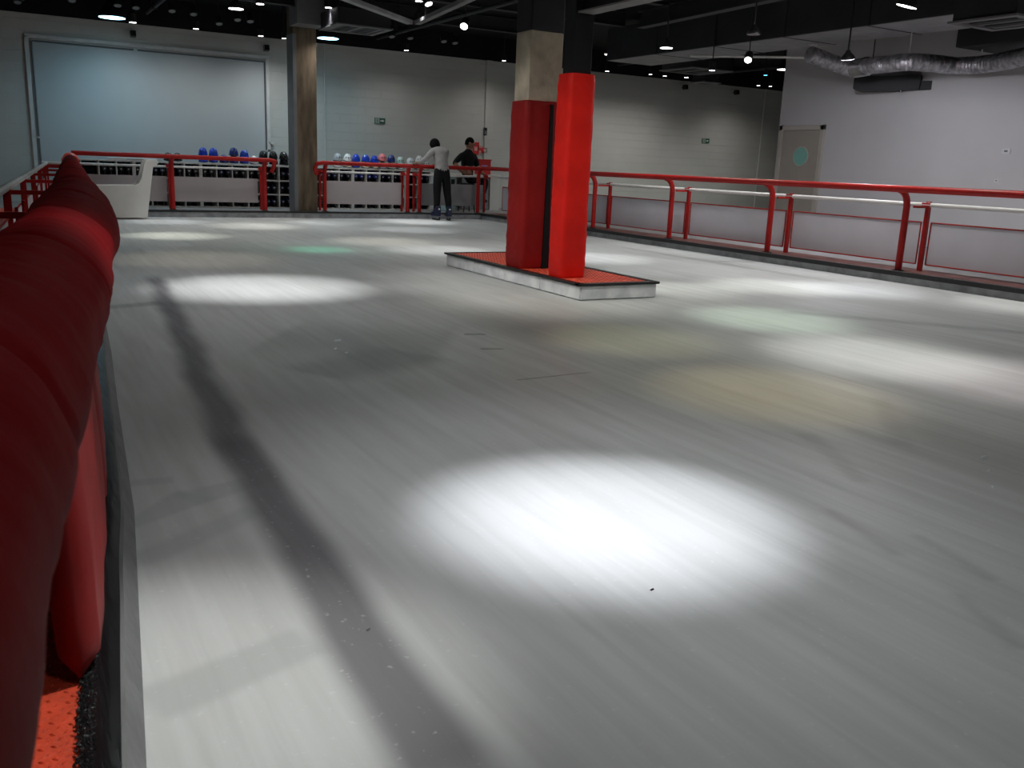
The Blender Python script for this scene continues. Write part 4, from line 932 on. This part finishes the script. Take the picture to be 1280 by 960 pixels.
for i, (x, ya_, yb_) in enumerate(((.8, 9, 20.5), (3.0, 9, 20.5), (7.9, 12, 20.5), (14.6, 14.5, 20.5), (17.6, 14.5, 20.5))):
    t = thing('ceiling_pipe', ORD[i] + ' dark pipe from the left running under the black ceiling', 'pipe', (x, ya_, 3.88)); MB().tube([(0, 0, 0), (0, yb_ - ya_, 0)], .04, 10).build('pipe', 'duct_dark', t, smooth=True)
    for yy in (1.0, (yb_ - ya_) - 1): MB().box((-.05, yy - .02, -.05), (.05, yy + .02, CZ - 3.88)).build('clamp', 'black_steel', t)
# pale trays left of the central column
def tray(label, a, b_, w, m):
    a = Vector(a); b_ = Vector(b_); c = (a + b_) / 2; t = thing('cable_tray', label, 'tray', c)
    MB().bar(a - c, b_ - c, w, .012).build('tray_floor', m, t)
    s = (b_ - a).normalized().cross(Vector((0, 0, 1))).normalized() * w / 2
    for k in (-1, 1): MB().bar(a - c + s * k + Vector((0, 0, .03)), b_ - c + s * k + Vector((0, 0, .03)), .01, .06).build('tray_side', m, t)
    for f in (.15, .85):
        p = a.lerp(b_, f) - c; MB().tube([p, (p.x, p.y, CZ - c.z)], .008, 6).build('hanger', 'black_steel', t)
k_ = at_z(512, 30, 3.55)
tray('pale cable tray running down to a corner left of the central column', at_z(415, -6, 3.55), k_, .12, 'duct_grey')
tray('grey cable tray rising from the corner towards the central column', k_ + Vector((.12, -.06, 0)), at_z(600, -5, 3.55), .10, 'beam_grey')
def cassette(px, py, z, s, label, m='duct_dark', under='beam_grey', h=.28):
    q = at_z(px, py, z); t = thing('air_conditioner', label, 'air conditioner', q)
    MB().box((-s, -s, 0), (s, s, h)).build('casing', m, t, bevel=.01)
    f = MB()
    for a, b_ in (((-s - .04, -s - .04), (s + .04, -s + .06)), ((-s - .04, s - .06), (s + .04, s + .04)), ((-s - .04, -s + .06), (-s + .06, s - .06)), ((s - .06, -s + .06), (s + .04, s - .06))): f.box((a[0], a[1], -.025), (b_[0], b_[1], -.001))
    f.build('face_frame', under, t)
    for i in range(5):
        x = -s + .12 + i * (2 * s - .24) / 4; MB().box((x - .03, -s + .08, -.012), (x + .03, s - .08, -.002)).build('grille_slat', 'duct_dark' if i % 2 else under, t)
    for x, y in ((-s + .05, -s + .05), (s - .05, s - .05)): MB().tube([(x, y, h), (x, y, CZ - z)], .008, 6).build('hanger', 'black_steel', t)
cassette(444, 36, 3.55, .5, 'dark box air conditioner with grey face right of the concrete pillar')
cassette(870, 88, 3.35, .52, 'square ceiling air conditioner right of the black steel post')
cassette(882, 103, 3.3, .22, 'small grey ceiling unit hanging in front of the far wall', h=.2)
cassette(1255, 27, 3.18, .42, 'dark ceiling air conditioner at the top right corner')
# white pipe bracket
a, b_, c = at_z(863, 70, 3.3), at_z(1014, 72, 3.2), at_z(1015, 47, 3.5)
t = thing('pipe_bracket', 'white angled pipe bracket below the large dark duct', 'bracket', b_)
MB().tube([a - b_, (0, 0, 0)], .02, 8).build('horizontal_pipe', 'white_metal', t, smooth=True)
MB().box((-.035, -.035, -.03), (.035, .035, .2)).build('upright', 'white_metal', t, bevel=.005)
MB().box((-.06, -.05, .2), (.06, .05, .212)).build('mounting_plate', 'white_metal', t)
# silver flexible hose
zz = 2.98
hp = [at_z(1012, 68, 3.15), at_z(1035, 76, 3.08), at_z(1066, 86, 2.98), at_z(1090, 82, 2.98), at_z(1110, 80, 2.98), at_z(1135, 77.5, 2.98), at_z(1165, 79, 2.98), at_z(1192, 82, 2.98), at_z(1225, 80.5, 2.98), at_z(1258, 76, 2.98), at_z(1300, 66, 3.0)]
fh = thing('flexible_hose', 'crinkled silver flexible air hose hanging along the right wall', 'hose', hp[3]); o = hp[3]
pts = []
for i in range(len(hp) - 1):
    p0, p1, p2, p3 = hp[max(i - 1, 0)], hp[i], hp[i + 1], hp[min(i + 2, len(hp) - 1)]
    for k in range(24):
        s = k / 24; pts.append(.5 * ((2 * p1) + (p2 - p0) * s + (2 * p0 - 5 * p1 + 4 * p2 - p3) * s * s + (3 * p1 - p0 - 3 * p2 + p3) * s ** 3) - o)
MB().tube(pts, .125, 20, lambda i, a: 1 + .06 * math.sin(i * 1.9) + .05 * noise.noise(Vector((i * .35, math.cos(a) * 2, math.sin(a) * 2)))).build('hose', 'foil', fh, smooth='all')
cl = hp[2].lerp(hp[3], .45) - o; dd = (hp[3] - hp[2]).normalized()
MB().tube([cl - dd * .16, cl + dd * .16], .15, 20).build('collar', 'chrome', fh, smooth=True)
for q in (hp[5], hp[8]): MB().tube([q - o + Vector((0, 0, .11)), (q.x - o.x, q.y - o.y, CZ - o.z)], .01, 6).build('hanger_strap', 'trunking', fh)
# dark fan unit below the hose
za = 2.72
c0, c1 = at_z(1066, 113, za), at_z(1150, 112, za); c2 = at_z(1203, 112, za)
fu = thing('fan_unit', 'dark hanging fan coil unit below the silver hose on the right', 'fan unit', (c0.x, c0.y, za))
ln = (c0 - c2).length; ang = math.atan2(c2.y - c0.y, c2.x - c0.x); fu.rotation_euler = (0, 0, ang)
l1 = ln * .62
MB().prism([(0, .03), (.05, 0), (l1, .0), (l1, .24), (0, .24)], 'y', -.02, .42).build('casing', 'duct_dark', fu, bevel=.008)
MB().box((l1 + .003, .02, .0), (ln, .40, .15)).build('outlet_box', 'duct_dark', fu, bevel=.008)
MB().lathe([(.045, -.05), (.045, 0)], 10, (l1 + .25, .1, 0)).build('drain_cap', 'black_plastic', fu)
MB().lathe([(.03, -.03), (.03, 0)], 10, (l1 * .72, .08, 0)).build('drain_cap', 'black_plastic', fu)
for x in (.2, l1 - .2): MB().tube([(x, .35, .23), (x, .35, CZ - za)], .01, 6).build('hanger', 'black_steel', fu)
# ------------------------------------------------------------------ bits lying on the ice
def bit(px, py, s, m, label, name='debris'):
    q = at_z(px, py, .001); t = tag(MB().add([(-s, -s * .4, 0), (s * .8, -s * .5, 0), (s, s * .4, 0), (-s * .6, s * .5, 0), (-s * .6, -s * .2, s * .35), (s * .6, -s * .2, s * .45), (s * .6, s * .2, s * .3), (-s * .3, s * .3, s * .3)], [(3, 2, 1, 0), (4, 5, 6, 7), (0, 1, 5, 4), (1, 2, 6, 5), (2, 3, 7, 6), (3, 0, 4, 7)]).build(name, m), label, 'debris'); t.location = q; t.rotation_euler = (0, 0, random.random())
bit(815, 737, .008, 'black_plastic', 'tiny black fragment on the ice below the brightest pool')
bit(460, 787, .008, 'conduit_dark', 'small grey crumb on the dark streak of the ice')
for i, (x, y, s) in enumerate(((422, 426, .03), (419, 436, .015), (433, 441, .015), (1229, 573, .03), (1236, 589, .015), (1240, 609, .012))):
    bit(x, y, s, 'ice_chip', ORD[i] + ' pale ice chip from the left lying on the rink', 'ice_chip')
